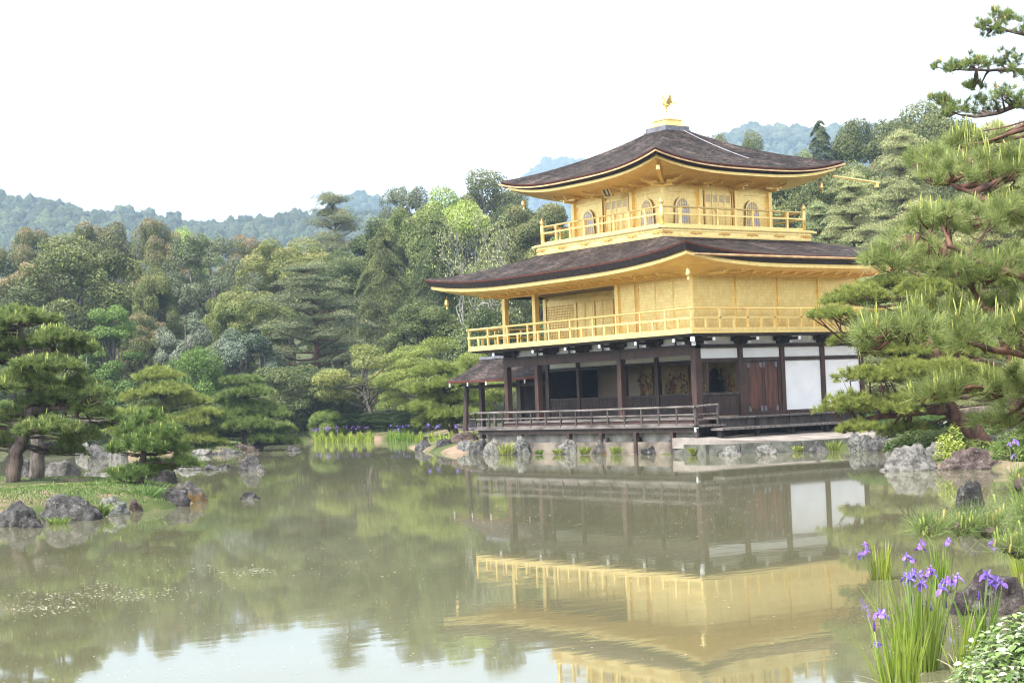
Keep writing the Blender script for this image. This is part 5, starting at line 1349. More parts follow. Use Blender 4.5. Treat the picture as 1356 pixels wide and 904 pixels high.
def pine_px(name, label, px0, ybase, D0, trunk, trad, pads, mat, needle, wd, per, dens, seed, limbs=(), z0=None, **kw):
    "trunk: [(px,y,dD)], pads: [(px,y_bottom,rx_px,h_px,dD)]"
    x, y = gp(px0, D0); z = zat(px0, ybase, D0) if z0 is None else z0
    tp = [loc(a, b_, D0+d, D0, px0, z) for a, b_, d in trunk]
    tp[0] = (tp[0][0], tp[0][1], tp[0][2]-.25)
    pd = []
    for (a, b_, rx, h, d) in pads:
        s = (D0+d)/FPX; c = loc(a, b_, D0+d, D0, px0, z); pd.append((*c, rx*s, rx*s*kw.get('pdepth', .8), h*s))
    kw.pop('pdepth', None)
    lb = [([loc(a, b_, D0+d, D0, px0, z) for a, b_, d in l], r) for l, r in limbs]
    return garden_pine(name, label, 'pine', (x, y, z), tp, trad, pd, mat, needle, wd, per, dens, seed, limbs=lb, **kw)

# far islet and shore
pine_px('garden_pine', 'bright yellow-green cloud-pruned pine on the far rocky islet', 240, 597, 87, [(240, 597, 0), (232, 575, 0), (222, 545, .3), (208, 520, .2), (204, 495, 0)], [.17, .15, .12, .09, .04],
  [(205, 502, 34, 17, 0), (215, 520, 42, 14, -.6), (178, 530, 30, 14, .4), (243, 533, 34, 13, .3), (205, 545, 40, 13, .8), (262, 552, 34, 12, -.3), (168, 553, 30, 13, -.5), (230, 562, 42, 13, -.8), (190, 572, 38, 13, .3),
   (272, 574, 30, 11, .4), (150, 572, 24, 12, 1.0), (240, 586, 46, 11, -.8), (280, 590, 26, 10, 0), (205, 592, 34, 12, -.5)],
  NM['bright'], .24, .026, 22, 95, 11)
pine_px('garden_pine', 'darker small pine at the tip of the far islet', 320, 590, 88, [(320, 590, 0), (320, 570, 0), (323, 545, .2), (318, 520, .1), (320, 503, 0)], [.19, .15, .11, .08, .03],
  [(318, 508, 30, 11, 0), (330, 522, 36, 12, -.4), (302, 530, 30, 12, .4), (322, 543, 46, 13, .6), (350, 552, 34, 12, 0), (296, 553, 34, 12, -.5), (325, 565, 52, 13, -.6), (362, 572, 30, 12, .3), (290, 577, 28, 11, .4), (372, 586, 24, 10, 0), (345, 584, 30, 10, -.8)],
  NM['mid'], .24, .026, 22, 95, 12)
pine_px('garden_pine', 'cloud-pruned pine with forked trunk beside the porch', 597, 578, 84, [(600, 580, 0), (596, 560, 0), (588, 530, .2), (582, 505, .1), (580, 488, 0)], [.20, .16, .12, .08, .03],
  [(578, 495, 34, 15, 0), (592, 512, 40, 14, -.4), (560, 520, 32, 14, .4), (580, 533, 44, 14, .6), (612, 530, 34, 13, 0), (556, 545, 26, 13, -.5), (598, 552, 40, 13, -.7), (572, 563, 34, 12, .2), (620, 556, 26, 12, .3), (625, 505, 26, 12, 1.0)],
  NM['bright'], .24, .026, 22, 95, 13, limbs=[([(597, 576, 0), (588, 565, 0), (585, 545, .3)], .13)])
pine_px('garden_pine', 'low spreading pine at the left edge behind the big pine', 20, 585, 96, [(20, 588, 0), (15, 560, 0), (10, 540, 0)], [.17, .12, .05],
  [(0, 545, 40, 13, 0), (36, 556, 40, 13, -.4), (70, 566, 40, 13, .4), (20, 572, 46, 13, -.6), (105, 560, 40, 14, 1.5), (120, 578, 30, 12, .5), (85, 582, 34, 11, 0)],
  NM['mid'], .24, .026, 22, 95, 14)
# near-left islet
D1_ = 43.0
pine_px('black_pine', 'big dark pine with leaning trunk on the near-left islet', 8, 632, D1_, [(8, 634, 0), (18, 600, .1), (36, 560, .3), (38, 520, .5), (28, 480, .4), (30, 450, .2), (26, 425, 0)], [.21, .18, .155, .13, .10, .08, .04],
  [(15, 425, 46, 20, 0), (52, 428, 30, 16, .4), (-20, 440, 40, 18, -.3), (75, 452, 46, 18, -.4), (20, 462, 50, 18, .5), (105, 468, 30, 16, .2), (-25, 480, 44, 18, .2), (60, 490, 58, 20, -.6), (105, 512, 30, 16, .3), (10, 515, 48, 18, -.7),
   (128, 524, 22, 14, -.5), (75, 535, 56, 22, .2), (115, 548, 34, 16, -.2), (20, 552, 46, 18, .9), (60, 572, 54, 20, -.9), (105, 582, 36, 17, .2), (-25, 560, 40, 18, 0), (85, 600, 30, 14, .8), (40, 508, 40, 16, 1.2), (-10, 590, 36, 14, .9)],
  NM['dark'], .15, .014, 30, 210, 21, cand=.09, clen=.20, crad=.012, limbs=[([(36, 545, .3), (65, 540, 0), (100, 540, -.2)], .12), ([(30, 470, .3), (70, 462, 0), (100, 465, 0)], .10)])
pine_px('black_pine', 'second grey upright pine trunk beside the leaning one on the islet', 42, 622, 45.5, [(42, 626, 0), (46, 595, 0), (47, 560, .1), (50, 530, .2), (52, 505, .2)], [.23, .18, .16, .14, .07],
  [(60, 520, 50, 20, .4), (95, 535, 44, 18, .8), (40, 500, 44, 18, 1), (125, 565, 30, 16, .6), (150, 560, 22, 12, .3)],
  NM['dark'], .15, .014, 28, 200, 22, cand=.06, clen=.18, crad=.012, bark=BARKG)
pine_px('black_pine', 'small bushy young pine near the islet tip', 176, 640, 41.5, [(174, 644, 0), (182, 620, 0), (187, 595, 0), (190, 565, .1)], [.12, .10, .07, .03],
  [(192, 560, 30, 20, 0), (170, 576, 30, 18, .3), (212, 578, 34, 18, -.2), (188, 592, 38, 18, -.4), (222, 600, 30, 16, .2), (156, 600, 28, 16, .2), (168, 632, 34, 16, -.3), (236, 616, 26, 15, 0), (200, 622, 34, 14, .3)],
  NM['mid'], .17, .014, 34, 150, 23, cand=.12, clen=.18, crad=.010)
# right bank, 46 m away
D2_ = 45.0
pine_px('garden_pine', 'leaning pine with reddish limbs over the big light boulder', 1305, 588, D2_, [(1305, 592, 0), (1285, 572, 0), (1258, 548, 0), (1243, 520, .2), (1238, 480, .3), (1240, 440, .3), (1232, 400, .4), (1236, 370, .4)], [.30, .25, .21, .17, .13, .10, .07, .04],
  [(1105, 421, 42, 15, -.5), (1140, 398, 50, 22, 0), (1185, 380, 40, 16, .5), (1225, 388, 50, 20, 0), (1160, 430, 40, 14, .6), (1195, 470, 60, 22, .4), (1130, 455, 40, 14, 1.0), (1150, 505, 44, 22, -.6), (1200, 500, 60, 26, -.4), (1250, 495, 50, 20, -.8),
   (1120, 540, 42, 22, -.8), (1165, 545, 58, 26, -.4), (1225, 530, 50, 20, -.8), (1130, 572, 34, 16, -.9), (1195, 570, 40, 14, .8), (1290, 470, 50, 20, .3), (1310, 510, 50, 22, -.2), (1330, 430, 50, 20, .6), (1175, 348, 40, 16, .4), (1290, 380, 60, 22, .6), (1250, 345, 50, 18, .6)],
  NM['bright'], .15, .015, 30, 210, 31, limbs=[([(1248, 540, 0), (1215, 543, -.2), (1180, 548, -.3), (1140, 556, -.4), (1105, 570, -.6)], .17), ([(1240, 470, .3), (1215, 474, .2), (1195, 470, .3), (1200, 462, .4)], .10)], bark=BARKR)
pine_px('black_pine', 'dark low pine arching over the gravel behind the leaning pine', 1338, 560, 56, [(1338, 564, 0), (1318, 552, 0), (1300, 545, 0), (1275, 545, .2), (1262, 548, .3)], [.26, .24, .20, .13, .05],
  [(1180, 562, 50, 12, .5), (1240, 556, 50, 12, -.4), (1210, 572, 50, 12, .3), (1280, 564, 50, 12, .2), (1150, 562, 40, 11, 1.0), (1300, 572, 40, 12, 0)],
  NM['dark'], .15, .016, 26, 170, 32)

# ------------------------------------------------------------------ overhanging pines on the near bank
pine_px('overhanging_pine', 'near long-needled pine reaching in from the bank, full of upright pale shoots', 1520, 640, 13.2,
  [(1520, 660, 0), (1510, 560, 0), (1500, 470, 0), (1495, 380, .2), (1490, 300, .4), (1480, 200, .8), (1470, 120, 1.0)], [.22, .20, .18, .16, .13, .10, .05],
  [(1335, 238, 75, 48, 1.4), (1272, 236, 52, 36, 1.1), (1385, 228, 70, 56, 1.4), (1238, 214, 34, 28, 2.0), (1300, 196, 60, 30, 2.6),
   (1298, 300, 82, 44, .6), (1236, 304, 48, 36, .5), (1370, 292, 70, 48, .8), (1420, 330, 70, 50, .6),
   (1188, 352, 46, 40, -.3), (1240, 362, 62, 44, -.1), (1315, 368, 80, 48, .2), (1395, 372, 70, 50, .2),
   (1152, 456, 46, 44, -1), (1212, 458, 66, 50, -1), (1280, 456, 74, 54, -.8), (1350, 452, 66, 56, -.5), (1250, 420, 60, 30, .6), (1320, 415, 60, 34, .7),
   (1232, 528, 46, 36, -.3), (1296, 524, 66, 42, 0), (1368, 520, 64, 44, 0), (1335, 566, 60, 34, .5), (1410, 570, 60, 40, .4), (1420, 470, 60, 50, .3)],
  NM['near'], .13, .0040, 72, 150, 41, cand=.36, clen=.15, crad=.0052, rusty=.12, twigs=16, fill=.85,
  limbs=[([(1500, 470, 0), (1400, 472, -.2), (1330, 466, -.6), (1285, 452, -.8), (1235, 442, -1), (1190, 436, -1)], .036), ([(1495, 380, .2), (1385, 375, .1), (1310, 352, .1), (1268, 330, 0), (1222, 312, -.2)], .042),
         ([(1500, 480, 0), (1380, 450, .3), (1325, 425, .4), (1295, 392, .4), (1282, 360, .3), (1262, 338, .2)], .038), ([(1490, 300, .4), (1400, 285, .6), (1310, 262, 1.0), (1265, 240, 1.1)], .05),
         ([(1505, 530, 0), (1400, 522, .1), (1300, 512, -.1), (1240, 516, -.3)], .034)], bark=BARKR)
pine_px('overhanging_pine', 'high pine branches reaching into the upper right sky', 1480, 540, 29,
  [(1480, 560, 0), (1470, 400, 0), (1440, 250, 0), (1425, 150, 0), (1410, 40, 0), (1400, -40, 0)], [.22, .20, .17, .13, .09, .04],
  [(1328, 38, 26, 26, 0), (1345, 22, 28, 16, .3), (1372, 40, 34, 30, 0), (1275, 90, 24, 16, -.3), (1305, 86, 30, 18, 0), (1345, 84, 34, 30, .3), (1375, 100, 34, 30, 0), (1308, 112, 16, 16, .2), (1275, 148, 34, 26, -.3), (1262, 132, 20, 12, 0),
   (1315, 145, 26, 22, .3), (1345, 128, 26, 20, -.2), (1370, 140, 30, 20, 0)],
  NM['mid'], .13, .009, 42, 75, 42, cand=.14, clen=.13, crad=.010, rusty=.5, twigs=7, fill=.9,
  limbs=[([(1425, 160, 0), (1365, 136, 0), (1335, 148, 0), (1305, 153, -.1), (1278, 148, -.2)], .06), ([(1420, 90, 0), (1360, 90, .1), (1310, 90, 0), (1280, 90, -.2)], .045), ([(1412, 50, 0), (1360, 38, 0), (1325, 30, 0)], .04)])
pine_px('overhanging_pine', 'low near pine twig with brown-based shoots above the irises', 1460, 800, 8.2,
  [(1460, 830, 0), (1450, 770, 0), (1440, 715, 0), (1435, 640, 0)], [.06, .055, .045, .02],
  [(1218, 706, 18, 12, -.1), (1262, 704, 30, 20, 0), (1300, 702, 38, 34, .1), (1345, 690, 44, 40, .2), (1335, 728, 48, 24, -.2), (1375, 725, 50, 50, 0), (1352, 648, 24, 24, .4), (1395, 640, 36, 50, .4)],
  NM['near'], .135, .0024, 26, 62, 43, cand=.6, clen=.062, crad=.0055, rusty=.45, twigs=40, fill=.9,
  limbs=[([(1440, 715, 0), (1380, 712, 0), (1320, 706, 0), (1270, 700, 0), (1222, 699, -.1)], .014), ([(1440, 700, 0), (1370, 672, .2), (1340, 640, .3)], .014), ([(1440, 735, 0), (1370, 742, -.1), (1320, 724, -.2)], .012)])

# ------------------------------------------------------------------ irises
IRIS_LEAF = leafmat('iris_leaf', (.10, .17, .022), (.18, .27, .038), (.29, .36, .08), None, .4, rough=.4)
IRIS_DRY = noisy('dry_blade', (.36, .32, .20), (.48, .44, .30), 5, rough=.8)
IRIS_STEM = noisy('iris_stem', (.10, .16, .04), (.15, .21, .06), 5, rough=.5)
PETAL = leafmat('iris_petal', (.13, .055, .36), (.24, .125, .53), (.43, .28, .71), None, .3, hue=.02, rough=.5)
BUDM = noisy('iris_bud', (.05, .02, .16), (.09, .04, .26), 5, rough=.5)
def blades(name, roots, hs, lean, wd, rng, seg=7, curl=.35):
    "tapering strips rising from roots; lean (n,2) is the tip's sideways travel as a share of height"
    n = len(roots); t = np.linspace(0, 1, seg)
    ang = rng.uniform(0, PI, n); sd = np.stack([np.cos(ang), np.sin(ang), ang*0], 1)
    V = np.zeros((n, seg, 2, 3))
    kink = np.where(rng.uniform(0, 1, n) < .12, rng.uniform(.25, .6, n), 0)
    for i, f in enumerate(t):
        bend = (1-curl)*f+curl*f*f*1.6
        c = roots.copy(); c[:, :2] += lean*(hs*bend)[:, None]; c[:, 2] += hs*(f-.10*f*f*np.hypot(*lean.T)*3)-hs*kink*np.maximum(f-.7, 0)*2
        w_ = wd*(.75+.5*f if f < .4 else .95*(1-((f-.4)/.6)**2.2)+.02)
        V[:, i, 0] = c-sd*w_[:, None]*.5; V[:, i, 1] = c+sd*w_[:, None]*.5
    base = np.array([[2*i, 2*i+1, 2*i+3, 2*i+2] for i in range(seg-1)])
    Q = (base[None]+(np.arange(n)*seg*2)[:, None, None]).reshape(-1, 4)
    tn = np.repeat(np.clip(.5+rng.normal(0, .2, n), 0, 1), seg*2)
    return mesh_np(name, V.reshape(-1, 3), Q, True, np.stack([tn, tn*0], 1))
def flower_mesh(seed, s=.055):
    rng = np.random.default_rng(seed); V = []; Q = []; T = []
    def petal(a, L_, W_, up, droop, tone, twist=0):
        n, m = 7, 4; b0 = len(V)
        for i in range(n+1):
            u = i/n; r = L_*(.10+.92*math.sin(u*1.35)); z = L_*(up*math.sin(min(u*2.2, PI/2))*.55-droop*u*u)
            w_ = W_*(.22+.78*math.sin(PI*min(1, u**1.15*.96))**.8)*(1 if u < .97 else .5)
            for j in range(m+1):
                v = (j/m-.5)*2; x, y = r, v*w_*.5
                zz = z-.18*w_*v*v+.06*w_*math.sin(u*9+v*4+seed)
                ca, sa = math.cos(a+twist*u), math.sin(a+twist*u); V.append((x*ca-y*sa, x*sa+y*ca, zz)); T.append((np.clip(tone+.22*(abs(v)-.5)+rng.normal(0, .05), 0, 1), 0))
        for i in range(n):
            for j in range(m): q = b0+i*(m+1)+j; Q.append((q, q+1, q+m+2, q+m+1))
    for k in range(3):
        a = k*2*PI/3+rng.uniform(-.25, .25)
        petal(a, s*rng.uniform(.95, 1.25), s*rng.uniform(.75, 1.0), .55, rng.uniform(.75, 1.25), .45+rng.uniform(-.1, .15))
        petal(a+PI/3, s*.55, s*.36, 1.7, -.55, .65); petal(a, s*.5, s*.30, 1.1, .05, .8)
    return mesh_np('flower', V, Q, True, np.array(T))
FLM = [flower_mesh(k) for k in range(5)]
for q in FLM: q.materials.append(PETAL)
budmb = MB().lathe((0, 0, 0), [(.004, -.02), (.009, 0), (.010, .02), (.006, .045), (.001, .06)], 7); BUDME = budmb.mesh('bud', True); BUDME.materials.append(BUDM)
def iris(label, px, D, wpx, hpx, n, seed, flowers=(), buds=(), dry=0, z0=0., lean=.16, fs=1.0):
    rng = np.random.default_rng(seed); x, y = gp(px, D); s = D/FPX
    t = thing('iris_plant', label, 'iris', (x, y, z0), RV, 'irises at the near bank')
    r = wpx*s*.5*.55; a = rng.uniform(0, 2*PI, n); rr = np.sqrt(rng.uniform(0, 1, n))*r
    roots = np.stack([rr*np.cos(a), rr*np.sin(a)*.8, np.full(n, -.08)], 1)
    out = roots[:, :2]/max(r, .01)
    hs = hpx*s*rng.beta(3.2, 1.4, n)*1.02+.08
    ln = out*lean+rng.normal(0, .075, (n, 2))
    me = blades('leaves', roots, hs, ln, .013*rng.uniform(.7, 1.3, n)*fs, rng); link('leaves', me, IRIS_LEAF, t)
    if dry:
        a = rng.uniform(0, 2*PI, dry); rt = np.stack([np.cos(a)*r*.5, np.sin(a)*r*.5, np.full(dry, .02)], 1)
        link('dry_leaf', blades('dry_leaf', rt, hpx*s*rng.uniform(.15, .35, dry), np.stack([np.cos(a), np.sin(a)], 1)*rng.uniform(.8, 1.8, (dry, 1)), np.full(dry, .008), rng), IRIS_DRY, t)
    for i, (fx, fy) in enumerate(flowers):
        lx, ly, lz = loc(fx, fy, D+rng.uniform(-.15, .15), D, px, z0)
        o = link('flower', FLM[(seed+i) % 5], None, t, (lx, ly, lz)); o.rotation_euler = (rng.uniform(-.3, .3), rng.uniform(-.3, .3), rng.uniform(0, 6.28)); o.scale = (fs*rng.uniform(.75, 1.08),)*3
        b0 = np.array([np.clip(lx*.5, -r, r), ly*.5, -.05]); e = np.array([lx, ly, lz-.005])
        mb = MB().tube([b0, b0*.4+e*.6+np.array([rng.normal(0, .01), 0, .01]), e-np.array([0, 0, .045]), e], [.004, .0038, .0055, .003], 6); mb.build('stem', IRIS_STEM, t, True)
    for i, (fx, fy) in enumerate(buds):
        lx, ly, lz = loc(fx, fy, D, D, px, z0); link('bud', BUDME, None, t, (lx, ly, lz))
        MB().tube([(lx*.5, ly*.5, -.05), (lx*.85, ly, lz*.6), (lx, ly, lz-.01)], [.004, .0035, .004], 6).build('stem', IRIS_STEM, t, True)
iris('single iris tuft standing alone in the water with two flowers', 1153, 18.6, 44, 58, 60, 1, [(1133, 720), (1130, 733), (1127, 731), (1135, 729)], lean=.10)
iris('iris tuft behind the cluster of open flowers', 1232, 17.2, 42, 76, 55, 2, [(1208, 717), (1243, 716), (1205, 724)], lean=.12)
iris('largest iris clump, with the most open flowers', 1196, 12.6, 86, 150, 120, 3, [(1186, 762), (1194, 757), (1203, 760), (1205, 772), (1190, 766), (1217, 753), (1219, 758), (1236, 770), (1233, 778), (1240, 766), (1252, 764), (1212, 800), (1186, 736), (1192, 740)], [(1190, 795), (1236, 800), (1186, 748)], dry=5, lean=.2)
iris('iris clump lowest at the picture edge with two drooping flowers', 1168, 11.6, 84, 128, 80, 4, [(1152, 812), (1142, 850), (1149, 810)], [(1140, 830)], dry=8, lean=.16)
iris('iris clump in front of the purplish rock', 1280, 13.6, 62, 84, 60, 5, [(1290, 764), (1303, 768), (1296, 772), (1310, 771), (1292, 760)], [(1280, 790)], dry=3, z0=.02)
iris('iris leaves leaning over the water between clump and shrub', 1248, 12.4, 40, 110, 26, 9, [], [], dry=5, lean=.3)
iris('iris tuft cut by the photo edge beside the purplish rock', 1346, 16.6, 56, 84, 60, 6, [(1346, 788), (1340, 786), (1352, 792)], z0=.05)
iris('slender irises on the bank below the dome-shaped azalea', 1342, 27.5, 40, 72, 40, 7, [(1334, 603), (1340, 586), (1336, 584), (1330, 588)], z0=.1, fs=1.05)
iris('pale irises standing behind the low pine twig', 1318, 22, 60, 40, 30, 8, [(1304, 718), (1310, 722), (1316, 716), (1300, 716)], z0=.0, fs=1.2)
def iris_bed(label, px0, px1, D0, D1, n, nf, h, seed, z0=.05):
    rng = np.random.default_rng(seed); u = rng.uniform(0, 1, n); px = px0+(px1-px0)*u; D = D0+(D1-D0)*u+rng.normal(0, .5, n)
    xy = np.array([gp(a, b_) for a, b_ in zip(px, D)]); c = xy.mean(0)
    t = thing('iris_bed', label, 'iris bed', (*c, z0), 0)
    rt = np.column_stack([xy-c, np.full(n, -.1)]); hh = h*rng.beta(4, 2, n)*(.85+.25*np.sin(u*40+seed))
    link('leaves', blades('leaves', rt, hh, rng.normal(0, .10, (n, 2)), np.full(n, .05), rng, 4), IRIS_LEAF, t)
    k = rng.choice(n, nf); P_ = rt[k]+np.column_stack([rng.normal(0, .1, (nf, 2)), h*rng.uniform(.95, 1.35, nf)])
    C = np.repeat(P_, 7, 0)+rng.normal(0, .045, (nf*7, 3)); tn = np.clip(rng.normal(.6, .2, nf*7), 0, 1)
    link('flowers', leafcloud('flowers', C, rng.normal(0, 1, (nf*7, 3)), np.full(nf*7, .075), np.stack([tn, tn*0], 1), .8, .3, rng), PETAL, t)
iris_bed('long green iris bed with violet flowers along the far shore', 411, 490, 104.5, 102.5, 1600, 22, .8, 21)
iris_bed('iris bed under the dark leaning garden tree', 508, 545, 101.5, 99, 760, 7, .75, 22)
iris_bed('violet irises between the shore rocks and the porch', 545, 632, 82, 76, 700, 13, .7, 23, .35)

# ------------------------------------------------------------------ shrubs and small plants
VAR = leafmat('variegated_leaf', (.10, .16, .035), (.19, .27, .075), (.28, .34, .12), (.58, .60, .44), .3, rough=.4)
def ovate(name, C, Nn, T_, size, tone, rng):
    "pointed leaves folded along the midrib"
    n = len(C); Nn = Nn/np.linalg.norm(Nn, axis=1, keepdims=True); T_ = T_-Nn*np.sum(T_*Nn, 1)[:, None]; T_ /= np.linalg.norm(T_, axis=1, keepdims=True)+1e-9
    Bt = np.cross(Nn, T_); s = size[:, None]; V = np.zeros((n, 8, 3))
    for i, (l, w_, h) in enumerate(((0, 0, 0), (.3, .24, .07), (.62, .22, .06), (1.0, 0, -.10), (.62, -.22, .06), (.3, -.24, .07), (.32, 0, 0), (.64, 0, -.01))):
        V[:, i] = C+T_*s*l+Bt*s*w_+Nn*s*h
    f = np.array([[0, 6, 1, 1], [6, 7, 2, 1], [7, 3, 2, 2], [0, 5, 6, 6], [5, 4, 7, 6], [4, 3, 7, 7]])
    tri = np.array([[0, 6, 1], [6, 7, 2], [6, 2, 1], [7, 3, 2], [0, 5, 6], [5, 4, 7], [5, 7, 6], [4, 3, 7]])
    Q = (tri[None]+(np.arange(n)*8)[:, None, None]).reshape(-1, 3)
    return mesh_np(name, V.reshape(-1, 3), Q, True, np.repeat(tone, 8, 0))
def leaf_shrub(name, label, px, D, rx, ry, h, n, ls, mat, seed, tip=0., z0=None, lumps=9, cat='shrub', group=None):
    rng = np.random.default_rng(seed); x, y = gp(px, D); z = gz(x, y) if z0 is None else z0
    t = thing(name, label, cat, (x, y, z), RV, group)
    d = unit(rng, lumps, .0, 1); cc = d*np.array([rx*.62, ry*.62, h*.62]); cr = rng.uniform(.35, .55, lumps)
    k = rng.integers(0, lumps, n); u = unit(rng, n, -.4, 1); rs = rng.uniform(.5, 1, n)**.5
    C = cc[k]+u*(cr[k]*rs)[:, None]*np.array([rx, ry, h]); C[:, 2] = np.maximum(C[:, 2], .02)
    a = rng.uniform(0, 2*PI, n); T_ = np.stack([np.cos(a), np.sin(a), rng.uniform(-.5, .25, n)], 1)+u*.5
    tn = np.clip(.5+rng.normal(0, .2, n), 0, 1); tp = (rng.uniform(0, 1, n) < tip)*rng.uniform(.3, 1, n)
    link('leaves', ovate('leaves', C, u*.5+np.array([0, 0, .8])+rng.normal(0, .3, (n, 3)), T_, ls*rng.uniform(.5, 1.2, n), np.stack([tn, tp], 1), rng), mat, t)
    mb = MB()
    for i in range(lumps*3):
        e = cc[i % lumps]+unit(rng, 1, -.2, 1)[0]*cr[i % lumps]*.6*np.array([rx, ry, h]); mb.tube(bent((rng.normal(0, .1*rx), rng.normal(0, .1*ry), -.05), e, rng, .08, 4), [.02*h+.002, .015*h+.002, .01*h+.001, .004*h+.001], 5)
    link('stems', mb.mesh('stems', True), BARKG, t); return t
leaf_shrub('variegated_shrub', 'pale green and cream variegated shrub filling the lower right corner', 1378, 9.6, .56, .6, .62, 5200, .062, VAR, 51, .38, z0=.22, lumps=16)
leaf_shrub('azalea_shrub', 'rounded clipped azalea on the bank behind the reddish boulder', 1342, 38.5, .62, .6, .72, 7000, .05, NM['bright'], 52, 0, z0=.35, lumps=14)
leaf_shrub('fern_shrub', 'fresh bright green bush at the edge beyond the azalea', 1362, 37.2, .5, .5, .85, 3000, .08, LM['vivid'], 53, 0, z0=.4)
leaf_shrub('low_shrub', 'small yellow-green bush between the two big waterside boulders', 1252, 42.6, .42, .35, .95, 2600, .07, LM['lime'], 54, 0, z0=.1)
leaf_shrub('low_shrub', 'whitish leafy shrub at the foot of the leaning pine', 1290, 43.2, .55, .3, .32, 2200, .07, LM['olive'], 55, 0, z0=.35)
for i, (px, D, rx, h, m_, lab) in enumerate([(1215, 48, 1.1, .55, 'mid', 'low dark green juniper mound on the cove shore'), (1255, 47, 1.2, .6, 'mid', 'low juniper mound behind the light boulder'), (1190, 57, .9, .7, 'bright', 'bright low bush at the water end of the landing'),
                                        (1300, 50, 1.3, .6, 'mid', 'juniper mound in front of the dark arching pine'), (1345, 48, 1.2, .7, 'bright', 'green shrub at the picture edge behind the upright stone')]):
    leaf_shrub('low_shrub', lab, px, D, rx, .8, h, 5000, .10, NM[m_], 60+i, 0, z0=.3, lumps=12)
def tuft(label, px, D, h, w_, n, seed, mat, z0=0.0, name='grass_tuft', wd=.018, lean=.5, group=None):
    rng = np.random.default_rng(seed); x, y = gp(px, D); r = w_/2; a = rng.uniform(0, 2*PI, n); rr = np.sqrt(rng.uniform(0, 1, n))*r*.6
    rt = np.stack([rr*np.cos(a), rr*np.sin(a), np.full(n, -.03)], 1)
    t = link(name, blades(name, rt, h*rng.uniform(.5, 1.1, n), rt[:, :2]/r*lean+rng.normal(0, .22, (n, 2)), np.full(n, wd), rng, 5, .6), mat, None, (x, y, z0))
    t.rotation_euler = (0, 0, RV); return tag(t, label, 'grass' if name == 'grass_tuft' else 'fern', group)
for i, (px, D, h, w_, lab) in enumerate([(665, 66.3, .55, .9, 'largest grass tuft, hanging at the foundation corner rock'), (708, 65, .22, .5, 'small grass tuft right of the tilted striped rock'), (733, 64.2, .25, .5, 'grass tuft left of the blocky rock under a post'),
                                      (768, 63, .36, .6, 'grass tuft right of the blocky rock under a post'), (810, 61.8, .36, .6, 'grass tuft between the speckled and the tall dark rock'), (912, 58.4, .30, .4, 'grass tuft where the landing begins'), (1050, 57.5, .22, .5, 'grass tuft in the kerb of the landing'),
                                      (1098, 57, .40, .7, 'leafy tuft at the far end of the landing kerb')]):
    tuft(lab, px, D, h, w_, 110, 80+i, NM['bright'], .05, wd=.03)
tuft('dark fern clump between stones at the islet tip', 186, 38.6, .55, 1.1, 260, 95, NM['mid'], .1, 'fern', .03, .9)
tuft('fern spilling down beside the large domed boulder', 122, 35.6, .35, .7, 160, 96, LM['vivid'], .05, 'fern', .03, .9)
tuft('light fern in front of the large domed boulder', 70, 33.9, .22, .6, 120, 97, NM['bright'], .0, 'fern', .02, 1.0)

# grass on the islets and banks, and pollen and petals on the water: nobody could count them
def grass_cover(name, poly, n, h, wd, seed, mat, label, thr=.0):
    rng = np.random.default_rng(seed); P_ = np.array(poly); lo, hi = P_.min(0), P_.max(0)
    X = rng.uniform(lo, hi, (n*3, 2)); X = X[sdist(X, poly) > .15]; X = X[(vnoise(X[:, 0], X[:, 1], 2.6, 4)+rng.normal(0, .35, len(X))) > thr][:n]
    Z = ground(X); m_ = len(X)
    return tag(link(name, blades(name, np.column_stack([X, Z-.01]), h*rng.uniform(.4, 1.2, m_), rng.normal(0, .4, (m_, 2)), np.full(m_, wd), rng, 3), mat), label, 'grass', kind='stuff')
grass_cover('grass', ISL1, 24000, .085, .022, 5, NM['mid'], 'short moss and grass on the pine islet', .15)
grass_cover('grass', ISL2, 5000, .12, .05, 6, NM['mid'], 'short grass on the far islet', -.4)
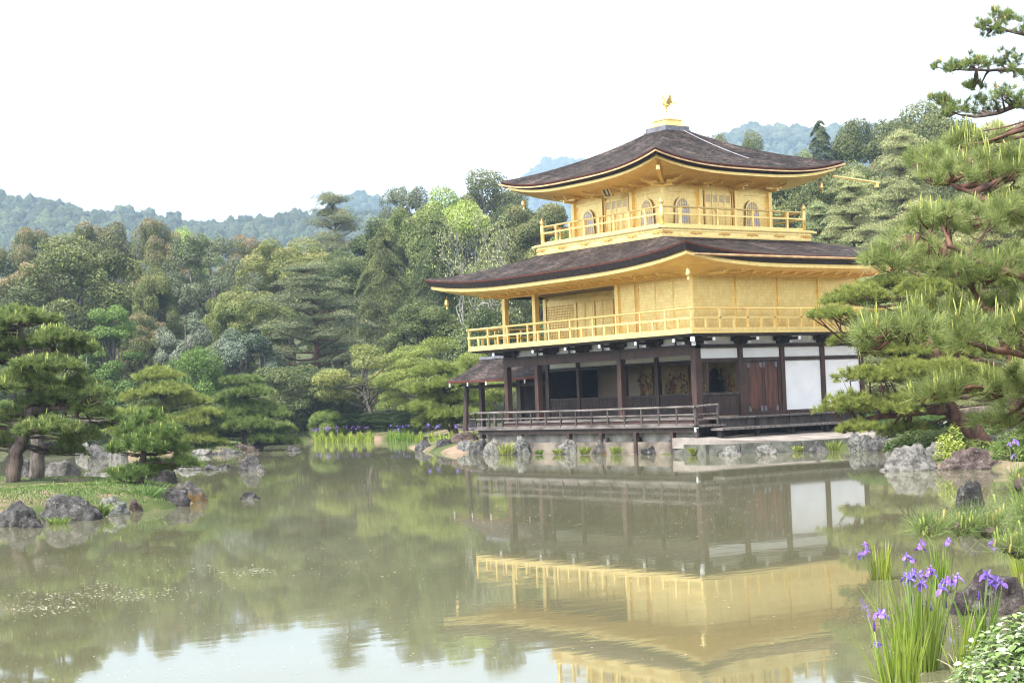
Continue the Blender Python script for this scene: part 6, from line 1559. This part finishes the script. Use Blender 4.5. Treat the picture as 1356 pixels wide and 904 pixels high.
grass_cover('grass', [gp(1230, 43.5), gp(1345, 42), gp(1420, 44), gp(1420, 58), gp(1180, 58), gp(1205, 50)], 14000, .12, .03, 7, NM['mid'], 'grass on the right bank under the pine', -.2)
grass_cover('grass', [gp(300, 113.5), gp(400, 110.5), gp(545, 103.5), gp(548, 110), gp(400, 118), gp(300, 120)], 9000, .20, .06, 8, NM['dark'], 'grass along the far shore', -.3)
def debris(seed=3):
    rng = np.random.default_rng(seed); n = 3000
    px = rng.uniform(-20, 1380, n); D = np.exp(rng.uniform(math.log(13.5), math.log(60), n)); s = .008+.02*rng.uniform(0, 1, n)**2
    for cx, cy, k, sx, sy in ((60, 800, 200, 34, 5), (85, 788, 160, 44, 4), (40, 806, 120, 28, 3), (190, 783, 160, 50, 4), (150, 790, 60, 20, 3), (310, 757, 130, 34, 3), (330, 754, 60, 14, 2), (240, 750, 60, 60, 6), (130, 775, 90, 18, 3), (440, 745, 80, 60, 14), (130, 745, 60, 60, 10), (700, 680, 300, 140, 30), (850, 665, 380, 120, 30), (960, 660, 260, 60, 25)):
        q = rng.normal(0, 1, (k, 2)); a = cx+q[:, 0]*sx; b_ = cy+q[:, 1]*sy
        px = np.concatenate([px, a]); D = np.concatenate([D, CAM[2]*FPX/(b_-hz(a))]); s = np.concatenate([s, rng.uniform(.012, .06, k)*rng.uniform(.4, 1, k)])
    xy = CAM[:2]+FH*D[:, None]+RH*(D*(px-678)/FPX)[:, None]; ok = (sdist(xy, POND) > .2) & (sdist(xy, ISL1) < -.1) & (sdist(xy, ISL2) < -.1)
    xy, s = xy[ok], s[ok]; n = len(xy); C = np.column_stack([xy, np.full(n, .005)+rng.uniform(0, .004, n)])
    m = noisy('petals', (.32, .30, .22), (.46, .43, .34), 3, rough=.8)
    me = leafcloud('floating_petals', C, np.tile([0, 0, 1.0], (n, 1)), s, np.zeros((n, 2)), .7, .02, rng)
    tag(link('floating_petals', me, m), 'fallen petals and pollen drifting on the pond', 'petals', kind='stuff')
debris()
